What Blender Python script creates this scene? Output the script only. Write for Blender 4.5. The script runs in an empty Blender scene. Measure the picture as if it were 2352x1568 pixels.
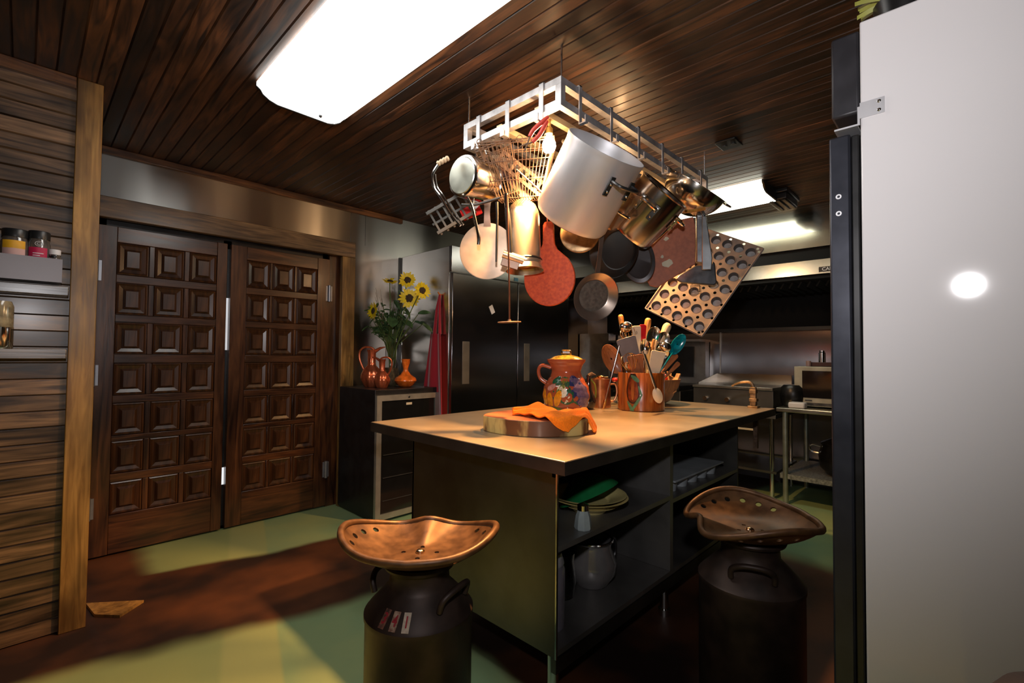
import bpy, bmesh, math, random
from mathutils import Vector, Matrix
R = math.radians
rnd = random.Random(7)
SC = bpy.context.scene
COL = SC.collection

# ---------------------------------------------------------------- camera
CAM = Vector((0, 0, 1.22)); FPX = 1086.3
CR = Vector((0.69542, -0.71854, 0.00943)).normalized()
CF = Vector((0.71810, 0.69537, 0.02819)).normalized()
CU = CR.cross(CF).normalized(); CR = CF.cross(CU).normalized()
cd = bpy.data.cameras.new('camera'); cam = bpy.data.objects.new('camera', cd); COL.objects.link(cam)
cd.sensor_width = 36; cd.lens = FPX / 2352 * 36; cd.clip_start = 0.02
cam.matrix_world = Matrix(((CR.x, CU.x, -CF.x, CAM.x), (CR.y, CU.y, -CF.y, CAM.y), (CR.z, CU.z, -CF.z, CAM.z), (0, 0, 0, 1)))
SC.camera = cam
# ---------------------------------------------------------------- world, exposure
w = bpy.data.worlds.new('world'); SC.world = w; w.use_nodes = True
w.node_tree.nodes['Background'].inputs[0].default_value = (0.9, 0.95, 1, 1)
w.node_tree.nodes['Background'].inputs[1].default_value = 3.0
SC.view_settings.view_transform = 'Standard'; SC.view_settings.look = 'None'
SC.view_settings.exposure = 0.0; SC.view_settings.gamma = 1.0
SC.cycles.sample_clamp_indirect = 4.0
SC.cycles.max_bounces = 8
# ---------------------------------------------------------------- lights (camera flash; ceiling fixtures and bulbs are built with their lamps)
FLASH_W = 74; LENS1 = 7.8; LENS2 = 6.0; BULB = 270.0; FILL_DOWN = 380.0
fl = bpy.data.lights.new('camera_flash', 'SPOT'); fl.energy = FLASH_W; fl.shadow_soft_size = 0.035
fl.spot_size = R(148); fl.spot_blend = 1.0; fl.color = (1.0, 0.96, 0.97)
flo = bpy.data.objects.new('camera_flash', fl); COL.objects.link(flo); flo.location = (0, 0, 1.52)
flo.rotation_euler = (CF * 1.0 + Vector((0, 0, 0.32))).to_track_quat('-Z', 'Y').to_euler()

def at(px, py, d):
    return CAM + CR * ((px - 1176) / FPX * d) - CU * ((py - 784) / FPX * d) + CF * d
def onp(px, py, ax, val):
    r = CR * ((px - 1176) / FPX) - CU * ((py - 784) / FPX) + CF
    i = 'xyz'.index(ax); return CAM + r * ((val - CAM[i]) / r[i])
def V(r, u, t): return (CR * r + CU * u - CF * t)
def basis(z, x=None):
    z = z.normalized(); x = x or CR
    x = (x - z * x.dot(z)).normalized(); y = z.cross(x)
    return Matrix((x, y, z)).transposed()

# ---------------------------------------------------------------- materials
MATS = {}
def nodes_of(name):
    m = bpy.data.materials.new(name); m.use_nodes = True
    return m, m.node_tree, m.node_tree.nodes['Principled BSDF']
def pbr(name, col, rough=0.5, metal=0.0, var=0.12, scale=12, bump=0.0, aniso=0, arot=0, coat=0, trans=0, emit=None, es=0, col2=None, rv=0.08, stretch=(1,1,1), sheen=0, det=4, ior=None, lo=0.35, hi=0.65):
    if name in MATS: return MATS[name]
    m, t, b = nodes_of(name); N = t.nodes.new; L = t.links.new
    tc = N('ShaderNodeTexCoord'); mp = N('ShaderNodeMapping'); mp.inputs['Scale'].default_value = stretch
    L(tc.outputs['Object'], mp.inputs['Vector'])
    nz = N('ShaderNodeTexNoise'); nz.inputs['Scale'].default_value = scale; nz.inputs['Detail'].default_value = det
    L(mp.outputs['Vector'], nz.inputs['Vector'])
    cr = N('ShaderNodeValToRGB'); e = cr.color_ramp.elements; e[0].position = lo; e[1].position = hi
    c2 = col2 if col2 else tuple(min(1, c * (1 + var)) for c in col); c1 = col if col2 else tuple(c * (1 - var) for c in col)
    e[0].color = (*c1, 1); e[1].color = (*c2, 1)
    L(nz.outputs['Fac'], cr.inputs['Fac']); L(cr.outputs['Color'], b.inputs['Base Color'])
    mr = N('ShaderNodeMapRange'); mr.inputs['To Min'].default_value = max(0.02, rough - rv); mr.inputs['To Max'].default_value = min(1, rough + rv)
    L(nz.outputs['Fac'], mr.inputs['Value']); L(mr.outputs['Result'], b.inputs['Roughness'])
    b.inputs['Metallic'].default_value = metal; b.inputs['Coat Weight'].default_value = coat; b.inputs['Coat Roughness'].default_value = 0.12
    b.inputs['Transmission Weight'].default_value = trans
    if ior: b.inputs['IOR'].default_value = ior
    if sheen: b.inputs['Sheen Weight'].default_value = sheen
    if bump:
        bp = N('ShaderNodeBump'); bp.inputs['Strength'].default_value = bump; bp.inputs['Distance'].default_value = 0.004
        L(nz.outputs['Fac'], bp.inputs['Height']); L(bp.outputs['Normal'], b.inputs['Normal'])
    if aniso:
        b.inputs['Anisotropic'].default_value = aniso; b.inputs['Anisotropic Rotation'].default_value = arot
        tg = N('ShaderNodeTangent'); tg.direction_type = 'RADIAL'; tg.axis = 'Z'; L(tg.outputs['Tangent'], b.inputs['Tangent'])
    if emit:
        b.inputs['Emission Color'].default_value = (*emit, 1); b.inputs['Emission Strength'].default_value = es
    MATS[name] = m; return m
def sheet(name, col=(0.55, 0.55, 0.54), rough=0.28, aniso=0.85, arot=0.0, wave=0.25, ws=2.2, wst=(1, 1, 1), tan=(1, 0, 0)):
    """thin stainless sheet with oil-canning waves"""
    if name in MATS: return MATS[name]
    m, t, b = nodes_of(name); N = t.nodes.new; L = t.links.new
    b.inputs['Metallic'].default_value = 1
    tc = N('ShaderNodeTexCoord'); mp = N('ShaderNodeMapping'); mp.inputs['Scale'].default_value = wst; L(tc.outputs['Object'], mp.inputs['Vector'])
    nz = N('ShaderNodeTexNoise'); nz.inputs['Scale'].default_value = ws; nz.inputs['Detail'].default_value = 1; L(mp.outputs['Vector'], nz.inputs['Vector'])
    bp = N('ShaderNodeBump'); bp.inputs['Strength'].default_value = wave; bp.inputs['Distance'].default_value = 0.03
    L(nz.outputs['Fac'], bp.inputs['Height']); L(bp.outputs['Normal'], b.inputs['Normal'])
    n2 = N('ShaderNodeTexNoise'); n2.inputs['Scale'].default_value = 5; n2.inputs['Detail'].default_value = 6; L(tc.outputs['Object'], n2.inputs['Vector'])
    mr = N('ShaderNodeMapRange'); mr.inputs['To Min'].default_value = rough - 0.02; mr.inputs['To Max'].default_value = rough + 0.02
    L(n2.outputs['Fac'], mr.inputs['Value']); L(mr.outputs['Result'], b.inputs['Roughness'])
    cr = N('ShaderNodeValToRGB'); cr.color_ramp.elements[0].color = (*[c * .93 for c in col], 1); cr.color_ramp.elements[1].color = (*col, 1)
    L(n2.outputs['Fac'], cr.inputs['Fac']); L(cr.outputs['Color'], b.inputs['Base Color'])
    b.inputs['Anisotropic'].default_value = aniso; b.inputs['Anisotropic Rotation'].default_value = arot
    tg = N('ShaderNodeCombineXYZ')
    for q_ in range(3): tg.inputs[q_].default_value = tan[q_]
    L(tg.outputs[0], b.inputs['Tangent'])
    MATS[name] = m; return m
def wood(name, dark, light, grain='x', rough=0.35, pitch=None, paxis=None, knots=True, sc=1.0, contrast=1.0, coat=0.3, pvar=0.35, bump=0.15):
    if name in MATS: return MATS[name]
    m, t, b = nodes_of(name); N = t.nodes.new; L = t.links.new
    tc = N('ShaderNodeTexCoord'); src = tc.outputs['Object']
    gi = 'xyz'.index(grain); wn = None
    if pitch:
        sp = N('ShaderNodeSeparateXYZ'); L(src, sp.inputs[0])
        dv = N('ShaderNodeMath'); dv.operation = 'DIVIDE'; dv.inputs[1].default_value = pitch; L(sp.outputs['XYZ'.index(paxis.upper())], dv.inputs[0])
        fo = N('ShaderNodeMath'); fo.operation = 'FLOOR'; L(dv.outputs[0], fo.inputs[0])
        wn = N('ShaderNodeTexWhiteNoise'); wn.noise_dimensions = '1D'; L(fo.outputs[0], wn.inputs['W'])
        ml = N('ShaderNodeVectorMath'); ml.operation = 'SCALE'; ml.inputs['Scale'].default_value = 9.0; L(wn.outputs['Color'], ml.inputs[0])
        ad = N('ShaderNodeVectorMath'); ad.operation = 'ADD'; L(src, ad.inputs[0]); L(ml.outputs[0], ad.inputs[1]); src = ad.outputs[0]
    st = [14.0 * sc] * 3; st[gi] = 1.1 * sc
    mp = N('ShaderNodeMapping'); mp.inputs['Scale'].default_value = st; L(src, mp.inputs['Vector'])
    nz = N('ShaderNodeTexNoise'); nz.inputs['Scale'].default_value = 2.2; nz.inputs['Detail'].default_value = 7; nz.inputs['Distortion'].default_value = 1.6
    L(mp.outputs['Vector'], nz.inputs['Vector'])
    cr = N('ShaderNodeValToRGB'); e = cr.color_ramp.elements; e[0].position = 0.32; e[1].position = 0.70
    e[0].color = (*dark, 1); e[1].color = (*light, 1)
    L(nz.outputs['Fac'], cr.inputs['Fac']); out = cr.outputs['Color']
    st2 = [3.0 * sc] * 3; st2[gi] = 1.0 * sc
    m2 = N('ShaderNodeMapping'); m2.inputs['Scale'].default_value = st2; L(src, m2.inputs['Vector'])
    n2 = N('ShaderNodeTexNoise'); n2.inputs['Scale'].default_value = 2.4; n2.inputs['Detail'].default_value = 3; L(m2.outputs['Vector'], n2.inputs['Vector'])
    mr = N('ShaderNodeMapRange'); mr.inputs['From Min'].default_value = 0.34; mr.inputs['From Max'].default_value = 0.62; mr.inputs['To Min'].default_value = 0.35 if knots else 0.8; mr.inputs['To Max'].default_value = 1.15
    L(n2.outputs['Fac'], mr.inputs['Value']); fac = mr.outputs['Result']
    if wn:
        m3 = N('ShaderNodeMapRange'); m3.inputs['To Min'].default_value = 1 - pvar; m3.inputs['To Max'].default_value = 1 + pvar
        L(wn.outputs['Value'], m3.inputs['Value']); mu = N('ShaderNodeMath'); mu.operation = 'MULTIPLY'; L(fac, mu.inputs[0]); L(m3.outputs['Result'], mu.inputs[1]); fac = mu.outputs[0]
    vs = N('ShaderNodeVectorMath'); vs.operation = 'SCALE'; L(out, vs.inputs[0]); L(fac, vs.inputs['Scale']); L(vs.outputs[0], b.inputs['Base Color'])
    r1 = N('ShaderNodeMapRange'); r1.inputs['To Min'].default_value = rough - 0.08; r1.inputs['To Max'].default_value = rough + 0.12
    L(nz.outputs['Fac'], r1.inputs['Value']); L(r1.outputs['Result'], b.inputs['Roughness'])
    b.inputs['Coat Weight'].default_value = coat; b.inputs['Coat Roughness'].default_value = 0.18
    bp = N('ShaderNodeBump'); bp.inputs['Strength'].default_value = bump; bp.inputs['Distance'].default_value = 0.003
    L(nz.outputs['Fac'], bp.inputs['Height']); L(bp.outputs['Normal'], b.inputs['Normal'])
    MATS[name] = m; return m

# ---------------------------------------------------------------- mesh builder
class MB:
    def __init__(s): s.v = []; s.f = []; s.m = []; s.mi = 0
    def add(s, vs, fs):
        o = len(s.v); s.v += [Vector(v) for v in vs]; s.f += [[i + o for i in f] for f in fs]; s.m += [s.mi] * len(fs); return s
    def box(s, c, d, rot=None):
        hx, hy, hz = d[0] / 2, d[1] / 2, d[2] / 2; c = Vector(c)
        vs = [Vector((x, y, z)) for x in (-hx, hx) for y in (-hy, hy) for z in (-hz, hz)]
        if rot is not None: vs = [rot @ v for v in vs]
        return s.add([c + v for v in vs], [(0, 1, 3, 2), (4, 6, 7, 5), (0, 4, 5, 1), (2, 3, 7, 6), (0, 2, 6, 4), (1, 5, 7, 3)])
    def span(s, a, b):
        return s.box([(p + q) / 2 for p, q in zip(a, b)], [abs(q - p) for p, q in zip(a, b)])
    def tube(s, pts, r, seg=8, closed=False, flat=None):
        P = [Vector(p) for p in pts]; n = len(P); rr = list(r) if isinstance(r, (list, tuple)) else [r] * n
        if not closed and 4 <= n <= 9 and seg >= 8:
            Q, q2 = [], []
            for i in range(n - 1):
                a, b_, c, d = P[max(i - 1, 0)], P[i], P[i + 1], P[min(i + 2, n - 1)]
                for k in range(4):
                    t = k / 4; Q.append(.5 * ((2 * b_) + (c - a) * t + (2 * a - 5 * b_ + 4 * c - d) * t * t + (3 * b_ - a - 3 * c + d) * t ** 3)); q2.append(rr[i] * (1 - t) + rr[i + 1] * t)
            P = Q + [P[-1]]; rr = q2 + [rr[-1]]; n = len(P)
        u = None; vs = []
        for i in range(n):
            if closed: t = P[(i + 1) % n] - P[i - 1]
            else: t = P[min(i + 1, n - 1)] - P[max(i - 1, 0)]
            t = t.normalized() if t.length > 1e-9 else Vector((0, 0, 1))
            if u is None: u = t.orthogonal().normalized() if flat is None else (Vector(flat) - t * t.dot(Vector(flat))).normalized()
            else: u = (u - t * u.dot(t)).normalized()
            w_ = t.cross(u); k = 1 if flat is None else 0.3
            for j in range(seg):
                a = 2 * math.pi * j / seg; vs.append(P[i] + (u * math.cos(a) + w_ * math.sin(a) * k) * rr[i])
        fs = []
        for i in range(n if closed else n - 1):
            for j in range(seg):
                a = i * seg + j; b_ = i * seg + (j + 1) % seg; c = ((i + 1) % n) * seg + (j + 1) % seg; d = ((i + 1) % n) * seg + j
                fs.append((a, b_, c, d))
        if not closed: fs.append(tuple(range(seg))[::-1]); fs.append(tuple((n - 1) * seg + j for j in range(seg)))
        return s.add(vs, fs)
    def lathe(s, prof, seg=40, M=None, lobes=0, amp=0.0, a0=0, a1=2 * math.pi):
        full = abs(a1 - a0 - 2 * math.pi) < 1e-6; vs = []; cols = seg if full else seg + 1
        for r, z in prof:
            for j in range(cols):
                a = a0 + (a1 - a0) * j / seg; q = r * (1 + amp * math.cos(lobes * a)) if lobes else r
                vs.append(Vector((q * math.cos(a), q * math.sin(a), z)))
        fs = []
        for i in range(len(prof) - 1):
            for j in range(seg):
                a = i * cols + j; b_ = i * cols + (j + 1) % cols; c = (i + 1) * cols + (j + 1) % cols; d = (i + 1) * cols + j
                fs.append((a, b_, c, d))
        if M is not None: vs = [M @ v for v in vs]
        return s.add(vs, fs)
    def prism(s, poly, z0, z1, M=None):
        n = len(poly); vs = [Vector((x, y, z0)) for x, y in poly] + [Vector((x, y, z1)) for x, y in poly]
        if M is not None: vs = [M @ v for v in vs]
        return s.add(vs, [tuple(range(n))[::-1], tuple(range(n, 2 * n))] + [(i, (i + 1) % n, n + (i + 1) % n, n + i) for i in range(n)])
    def surf(s, fn, nu, nv, th=0.0, wrap=False):
        P = [[Vector(fn(i / nu, j / nv)) for j in range(nv + (0 if wrap else 1))] for i in range(nu + 1)]
        c = len(P[0]); vs = [p for row in P for p in row]; jn = nv
        q = [(i * c + j, (i + 1) * c + j, (i + 1) * c + (j + 1) % c, i * c + (j + 1) % c) for i in range(nu) for j in range(jn)]
        if not th: return s.add(vs, q)
        nrm = [Vector((0, 0, 0)) for _ in vs]
        for f in q:
            n = (vs[f[2]] - vs[f[0]]).cross(vs[f[3]] - vs[f[1]])
            for k in f: nrm[k] += n
        k = len(vs); v2 = [v - (n.normalized() if n.length > 0 else Vector((0, 0, 1))) * th for v, n in zip(vs, nrm)]
        fs = q + [tuple(a + k for a in f)[::-1] for f in q]
        for j in range(jn):
            a, b_ = j, (j + 1) % c; fs.append((a, b_, b_ + k, a + k)); a += nu * c; b_ += nu * c; fs.append((b_, a, a + k, b_ + k))
        if not wrap:
            for i in range(nu):
                a, b_ = i * c, (i + 1) * c; fs.append((b_, a, a + k, b_ + k)); a += c - 1; b_ += c - 1; fs.append((a, b_, b_ + k, a + k))
        return s.add(vs + v2, fs)
    def ball(s, c, r, seg=16, sq=(1, 1, 1)):
        c = Vector(c); n = seg // 2
        pr = [(max(1e-5, r * math.sin(math.pi * i / n)), -r * math.cos(math.pi * i / n)) for i in range(n + 1)]
        M = Matrix.Translation(c) @ Matrix.Diagonal((*sq, 1)); return s.lathe(pr, seg, M)
    def xf(s, M, start=0):
        for i in range(start, len(s.v)): s.v[i] = M @ s.v[i]
        return s
    def build(s, name, mat, parent=None, label=None, bevel=0, smooth=True, ang=38):
        me = bpy.data.meshes.new(name); me.from_pydata([tuple(v) for v in s.v], [], s.f)
        for mm in (mat if isinstance(mat, (list, tuple)) else [mat]): me.materials.append(mm)
        for p, i in zip(me.polygons, s.m): p.material_index = i
        bm = bmesh.new(); bm.from_mesh(me); bmesh.ops.remove_doubles(bm, verts=bm.verts, dist=1e-6)
        bmesh.ops.recalc_face_normals(bm, faces=bm.faces); bm.to_mesh(me); bm.free()
        if smooth: me.shade_smooth(); me.set_sharp_from_angle(angle=R(ang))
        o = bpy.data.objects.new(name, me); COL.objects.link(o)
        if parent: o.parent = parent
        if label: o['label'] = label
        if bevel:
            b = o.modifiers.new('bevel', 'BEVEL'); b.width = bevel; b.segments = 2; b.limit_method = 'ANGLE'; b.harden_normals = False
        return o
def cut(o, mb):
    c = mb.build('cutter', o.data.materials[0]); md = o.modifiers.new('b', 'BOOLEAN'); md.operation = 'DIFFERENCE'; md.solver = 'EXACT'; md.object = c
    c.matrix_world = Matrix.Identity(4); par = o.parent; o.parent = None
    dg = bpy.context.evaluated_depsgraph_get(); dg.update(); me = bpy.data.meshes.new_from_object(o.evaluated_get(dg))
    o.modifiers.clear(); o.data = me; bpy.data.objects.remove(c, do_unlink=True); o.parent = par
    me.shade_smooth(); me.set_sharp_from_angle(angle=R(38)); return o
def thing(name, label, cat, loc=(0, 0, 0), rot=None, group=None):
    o = bpy.data.objects.new(name, None); COL.objects.link(o); o.empty_display_size = 0.05
    M = Matrix.Translation(Vector(loc))
    if rot is not None:
        if isinstance(rot, (int, float)): rot = Matrix.Rotation(rot, 3, 'Z')
        M = M @ rot.to_4x4()
    o.matrix_world = M; o['label'] = label; o['category'] = cat
    if group: o['group'] = group
    return o
def single(o, label, cat, loc=None, rot=None, group=None):
    o['label'] = label; o['category'] = cat
    if group: o['group'] = group
    if loc is not None:
        M = Matrix.Translation(Vector(loc))
        if rot is not None:
            if isinstance(rot, (int, float)): rot = Matrix.Rotation(rot, 3, 'Z')
            M = M @ rot.to_4x4()
        o.matrix_world = M
    return o
def struct(o, label=None):
    o['kind'] = 'structure'
    if label: o['label'] = label
    return o
def copy_part(o, parent, loc):
    c = o.copy(); COL.objects.link(c); c.parent = parent; c.location = loc; return c
def text(txt, size, mat, name, parent, M, depth=0.0005, bold=0.0):
    cu = bpy.data.curves.new(name, 'FONT'); cu.body = txt; cu.size = size; cu.extrude = depth; cu.offset = bold; cu.align_x = 'CENTER'; cu.align_y = 'CENTER'; cu.resolution_u = 3
    t = bpy.data.objects.new(name, cu); COL.objects.link(t); dg = bpy.context.evaluated_depsgraph_get(); dg.update()
    me = bpy.data.meshes.new_from_object(t.evaluated_get(dg)); bpy.data.objects.remove(t, do_unlink=True)
    me.materials.clear(); me.materials.append(mat); me.transform(M)
    o = bpy.data.objects.new(name, me); COL.objects.link(o); o.parent = parent; return o
def shell(outer, th):
    """closed thin vessel profile: outer is a list (r,z) from bottom centre to rim"""
    inner = []
    for i, (r, z) in enumerate(outer):
        a = outer[max(i - 1, 0)]; b = outer[min(i + 1, len(outer) - 1)]; dx, dz = b[0] - a[0], b[1] - a[1]; l = math.hypot(dx, dz) or 1
        nx, nz = -dz / l, dx / l
        inner.append((max(0, r + nx * th), z + nz * th if i < len(outer) - 1 else z))
    return outer + inner[::-1]

# palette
STEELH = sheet('stainless_doors', (0.24, 0.24, 0.245), 0.21, 0.85, 0.0, 0.09, 1.5)
STEELS = sheet('stainless_side', (0.60, 0.57, 0.53), 0.20, 0.6, 0.0, 0.12, 1.5, tan=(0, 1, 0))
STEELW = sheet('stainless_wall', (0.46, 0.45, 0.43), 0.30, 0.93, 0.25, 0.16, 1.4, (3, 1, .5))
STEELB = sheet('stainless_backsplash', (0.34, 0.33, 0.35), 0.36, 0.97, 0.0, 0.08, 1.0, tan=(0, 1, 0))
HOODM = sheet('stainless_hood', (0.42, 0.41, 0.33), 0.18, 0.3, 0.0, 0.06, 1.2, tan=(0, 1, 0))
TABLE = pbr('worktop_steel', (0.58, 0.45, 0.30), 0.36, 0.8, scale=4, var=0.08, rv=0.07, det=3)
CAB = pbr('cabinet_steel', (0.17, 0.165, 0.15), 0.42, 1.0, scale=5, var=0.15, rv=0.08)
CABIN = pbr('cabinet_inner_steel', (0.30, 0.29, 0.28), 0.45, 0.9, scale=5, var=0.15)
CHROME = pbr('chrome', (0.75, 0.74, 0.72), 0.14, 1.0, scale=8, var=0.05, rv=0.05)
POL = pbr('polished_steel', (0.62, 0.58, 0.53), 0.16, 1.0, scale=6, var=0.1, rv=0.06)
ALU = pbr('aluminium', (0.66, 0.66, 0.68), 0.46, 0.72, scale=9, var=0.08, rv=0.08, stretch=(1, 1, .2), det=8)
GREYMET = pbr('rack_aluminium', (0.50, 0.49, 0.50), 0.42, 0.55, scale=18, var=0.22, det=8)
MATTE = pbr('matte_black', (0.006, 0.006, 0.006), 0.9, var=0.3)
BLACK = pbr('black_plastic', (0.012, 0.012, 0.013), 0.35, var=0.3)
BLKMET = pbr('black_metal', (0.009, 0.009, 0.009), 0.34, 0.0, var=0.4)
GUN = pbr('dark_steel', (0.10, 0.10, 0.10), 0.4, 0.9, var=0.3, scale=20)
WHITE = pbr('white_paint', (0.78, 0.77, 0.78), 0.5, var=0.02, scale=2)
COPPER = pbr('copper', (0.72, 0.30, 0.15), 0.22, 1.0, scale=20, var=0.25)
RUST = pbr('rusty_iron', (0.08, 0.042, 0.024), 0.6, 0.2, scale=45, col2=(0.19, 0.115, 0.07), det=8)
WOODH = wood('handle_wood', (0.42, 0.16, 0.03), (0.70, 0.34, 0.08), 'z', 0.45, sc=3, knots=False)
WOODB = wood('brown_wood', (0.20, 0.06, 0.015), (0.42, 0.16, 0.05), 'z', 0.5, sc=3, knots=False)
WOODP = wood('pale_wood', (0.50, 0.36, 0.22), (0.72, 0.58, 0.40), 'z', 0.55, sc=3, knots=False)
CREAM = pbr('cream_silicone', (0.70, 0.62, 0.46), 0.45, var=0.03)
REDP = pbr('red_silicone', (0.60, 0.01, 0.015), 0.3, var=0.1)
TEAL = pbr('teal_glass_plastic', (0.0, 0.22, 0.30), 0.15, var=0.4, scale=40, coat=0.6)
GLASS = pbr('clear_glass', (0.95, 0.97, 0.96), 0.04, var=0.0, trans=1.0, rv=0.01, ior=1.45)

# ================================================================ SETTING
CEIL = 2.43; YD = 3.673; XB = 5.25
CW = wood('ceiling_wood', (0.012, 0.006, 0.004), (0.12, 0.048, 0.017), 'y', 0.5, 0.0655, 'x', coat=0.06, pvar=0.6)
LW = wood('wall_board_wood', (0.042, 0.024, 0.015), (0.28, 0.165, 0.085), 'x', 0.38, 0.0685, 'z', coat=0.25, pvar=0.3)
DW = wood('door_wood', (0.030, 0.009, 0.005), (0.150, 0.053, 0.015), 'z', 0.3, coat=0.3, sc=0.8)
DWH = wood('door_rail_wood', (0.030, 0.009, 0.005), (0.160, 0.056, 0.016), 'x', 0.3, coat=0.3, sc=0.8)
PW = wood('post_wood', (0.20, 0.095, 0.022), (0.46, 0.25, 0.065), 'z', 0.42, coat=0.2)
TW = wood('lintel_wood', (0.075, 0.04, 0.02), (0.32, 0.185, 0.08), 'x', 0.38, coat=0.2)
TR = wood('cove_wood', (0.05, 0.018, 0.008), (0.26, 0.11, 0.035), 'x', 0.42, coat=0.2)

# ceiling: tongue-and-groove planks running along y
mb = MB(); P = 0.0655; g = 0.006; x = math.floor(-2.6 / P) * P; pts = []
while x < XB + 0.05:
    pts += [(x, CEIL + 0.008), (x + g, CEIL), (x + P - g * 0.4, CEIL), (x + P - g * 0.4, CEIL + 0.008)]; x += P
n = len(pts); vs = [(a, -2.5, z) for a, z in pts] + [(a, YD + 0.05, z) for a, z in pts] + [(pts[0][0], -2.5, CEIL + .1), (pts[-1][0], -2.5, CEIL + .1), (pts[0][0], YD + .05, CEIL + .1), (pts[-1][0], YD + .05, CEIL + .1)]
mb.add(vs, [(i, i + 1, n + i + 1, n + i) for i in range(n - 1)] + [(2 * n, 2 * n + 2, 2 * n + 3, 2 * n + 1)])
struct(mb.build('ceiling', CW, smooth=False), 'dark stained tongue-and-groove plank ceiling')

# floor: concrete, green with brown bands
def floor_mat():
    m, t, b = nodes_of('banded_floor'); N = t.nodes.new; L = t.links.new
    tc = N('ShaderNodeTexCoord'); nz = N('ShaderNodeTexNoise'); nz.inputs['Scale'].default_value = 1.3; nz.inputs['Detail'].default_value = 3; L(tc.outputs['Object'], nz.inputs['Vector'])
    sb = N('ShaderNodeVectorMath'); sb.operation = 'SUBTRACT'; sb.inputs[1].default_value = (0.5, 0.5, 0.5); L(nz.outputs['Color'], sb.inputs[0])
    sc = N('ShaderNodeVectorMath'); sc.operation = 'SCALE'; sc.inputs['Scale'].default_value = 0.30; L(sb.outputs[0], sc.inputs[0])
    ad = N('ShaderNodeVectorMath'); ad.operation = 'ADD'; L(tc.outputs['Object'], ad.inputs[0]); L(sc.outputs[0], ad.inputs[1])
    s = N('ShaderNodeSeparateXYZ'); L(ad.outputs[0], s.inputs[0]); s0 = N('ShaderNodeSeparateXYZ'); L(tc.outputs['Object'], s0.inputs[0])
    def lin(a, ka, b2, kb, c):
        p = N('ShaderNodeMath'); p.operation = 'MULTIPLY_ADD'; L(a, p.inputs[0]); p.inputs[1].default_value = ka; p.inputs[2].default_value = c
        q = N('ShaderNodeMath'); q.operation = 'MULTIPLY_ADD'; L(b2, q.inputs[0]); q.inputs[1].default_value = kb; L(p.outputs[0], q.inputs[2]); return q.outputs[0]
    def sm(v, a, b2):
        r = N('ShaderNodeMapRange'); r.interpolation_type = 'SMOOTHSTEP'; r.inputs['From Min'].default_value = a; r.inputs['From Max'].default_value = b2; L(v, r.inputs['Value']); return r.outputs['Result']
    def op(o, a, b2):
        r = N('ShaderNodeMath'); r.operation = o
        for k, v in ((0, a), (1, b2)):
            if isinstance(v, (int, float)): r.inputs[k].default_value = v
            else: L(v, r.inputs[k])
        return r.outputs[0]
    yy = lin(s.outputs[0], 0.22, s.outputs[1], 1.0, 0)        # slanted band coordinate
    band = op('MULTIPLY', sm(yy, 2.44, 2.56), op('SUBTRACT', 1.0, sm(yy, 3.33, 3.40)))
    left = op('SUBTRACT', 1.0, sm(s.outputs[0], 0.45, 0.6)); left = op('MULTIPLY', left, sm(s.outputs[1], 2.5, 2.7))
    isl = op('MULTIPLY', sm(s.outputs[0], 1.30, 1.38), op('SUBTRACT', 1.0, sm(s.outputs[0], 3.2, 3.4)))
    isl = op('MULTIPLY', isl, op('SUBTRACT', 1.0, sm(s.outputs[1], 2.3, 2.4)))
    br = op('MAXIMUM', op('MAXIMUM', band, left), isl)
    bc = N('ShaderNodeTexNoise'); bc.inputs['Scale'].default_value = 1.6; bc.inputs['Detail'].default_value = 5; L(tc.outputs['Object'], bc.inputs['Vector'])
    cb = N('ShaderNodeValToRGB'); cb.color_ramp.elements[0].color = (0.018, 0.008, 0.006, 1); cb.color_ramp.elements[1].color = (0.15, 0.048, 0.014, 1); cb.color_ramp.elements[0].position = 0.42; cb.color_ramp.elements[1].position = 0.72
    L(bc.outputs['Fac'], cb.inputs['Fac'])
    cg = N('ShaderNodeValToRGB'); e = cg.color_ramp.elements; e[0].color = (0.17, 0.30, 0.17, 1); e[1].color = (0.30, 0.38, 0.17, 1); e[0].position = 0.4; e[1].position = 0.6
    L(nz.outputs['Fac'], cg.inputs['Fac'])
    # large straight-edged tint fields
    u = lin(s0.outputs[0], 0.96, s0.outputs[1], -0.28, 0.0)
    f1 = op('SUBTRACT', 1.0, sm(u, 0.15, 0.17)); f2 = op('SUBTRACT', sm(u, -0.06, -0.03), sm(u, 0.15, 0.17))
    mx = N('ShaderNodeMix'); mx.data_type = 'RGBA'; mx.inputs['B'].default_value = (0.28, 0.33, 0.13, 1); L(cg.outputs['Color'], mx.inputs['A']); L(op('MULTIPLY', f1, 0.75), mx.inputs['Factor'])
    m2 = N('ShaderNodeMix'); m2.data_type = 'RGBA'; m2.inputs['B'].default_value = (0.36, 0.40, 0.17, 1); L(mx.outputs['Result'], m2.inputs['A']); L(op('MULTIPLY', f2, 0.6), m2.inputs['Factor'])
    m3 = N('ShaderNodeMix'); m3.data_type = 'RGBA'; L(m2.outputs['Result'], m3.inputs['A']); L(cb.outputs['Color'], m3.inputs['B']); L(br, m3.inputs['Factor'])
    L(m3.outputs['Result'], b.inputs['Base Color']); b.inputs['Roughness'].default_value = 0.55
    return m
struct(MB().span((-2.6, -2.5, -0.1), (XB + .1, YD + .1, 0)).build('floor', floor_mat(), smooth=False), 'concrete floor, green with brown bands')
PLAS = pbr('plain_wall', (0.10, 0.085, 0.07), 0.8)
struct(MB().span((-2.7, -2.5, 0), (-2.6, YD, CEIL)).build('wall_rear', PLAS))
struct(MB().span((-2.6, -2.6, 0), (XB, -2.5, CEIL)).build('wall_right', PLAS))
struct(MB().span((XB, -2.5, 0), (XB + .1, YD + .1, CEIL)).build('wall_back', STEELB, smooth=False), 'stainless clad back wall')
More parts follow.
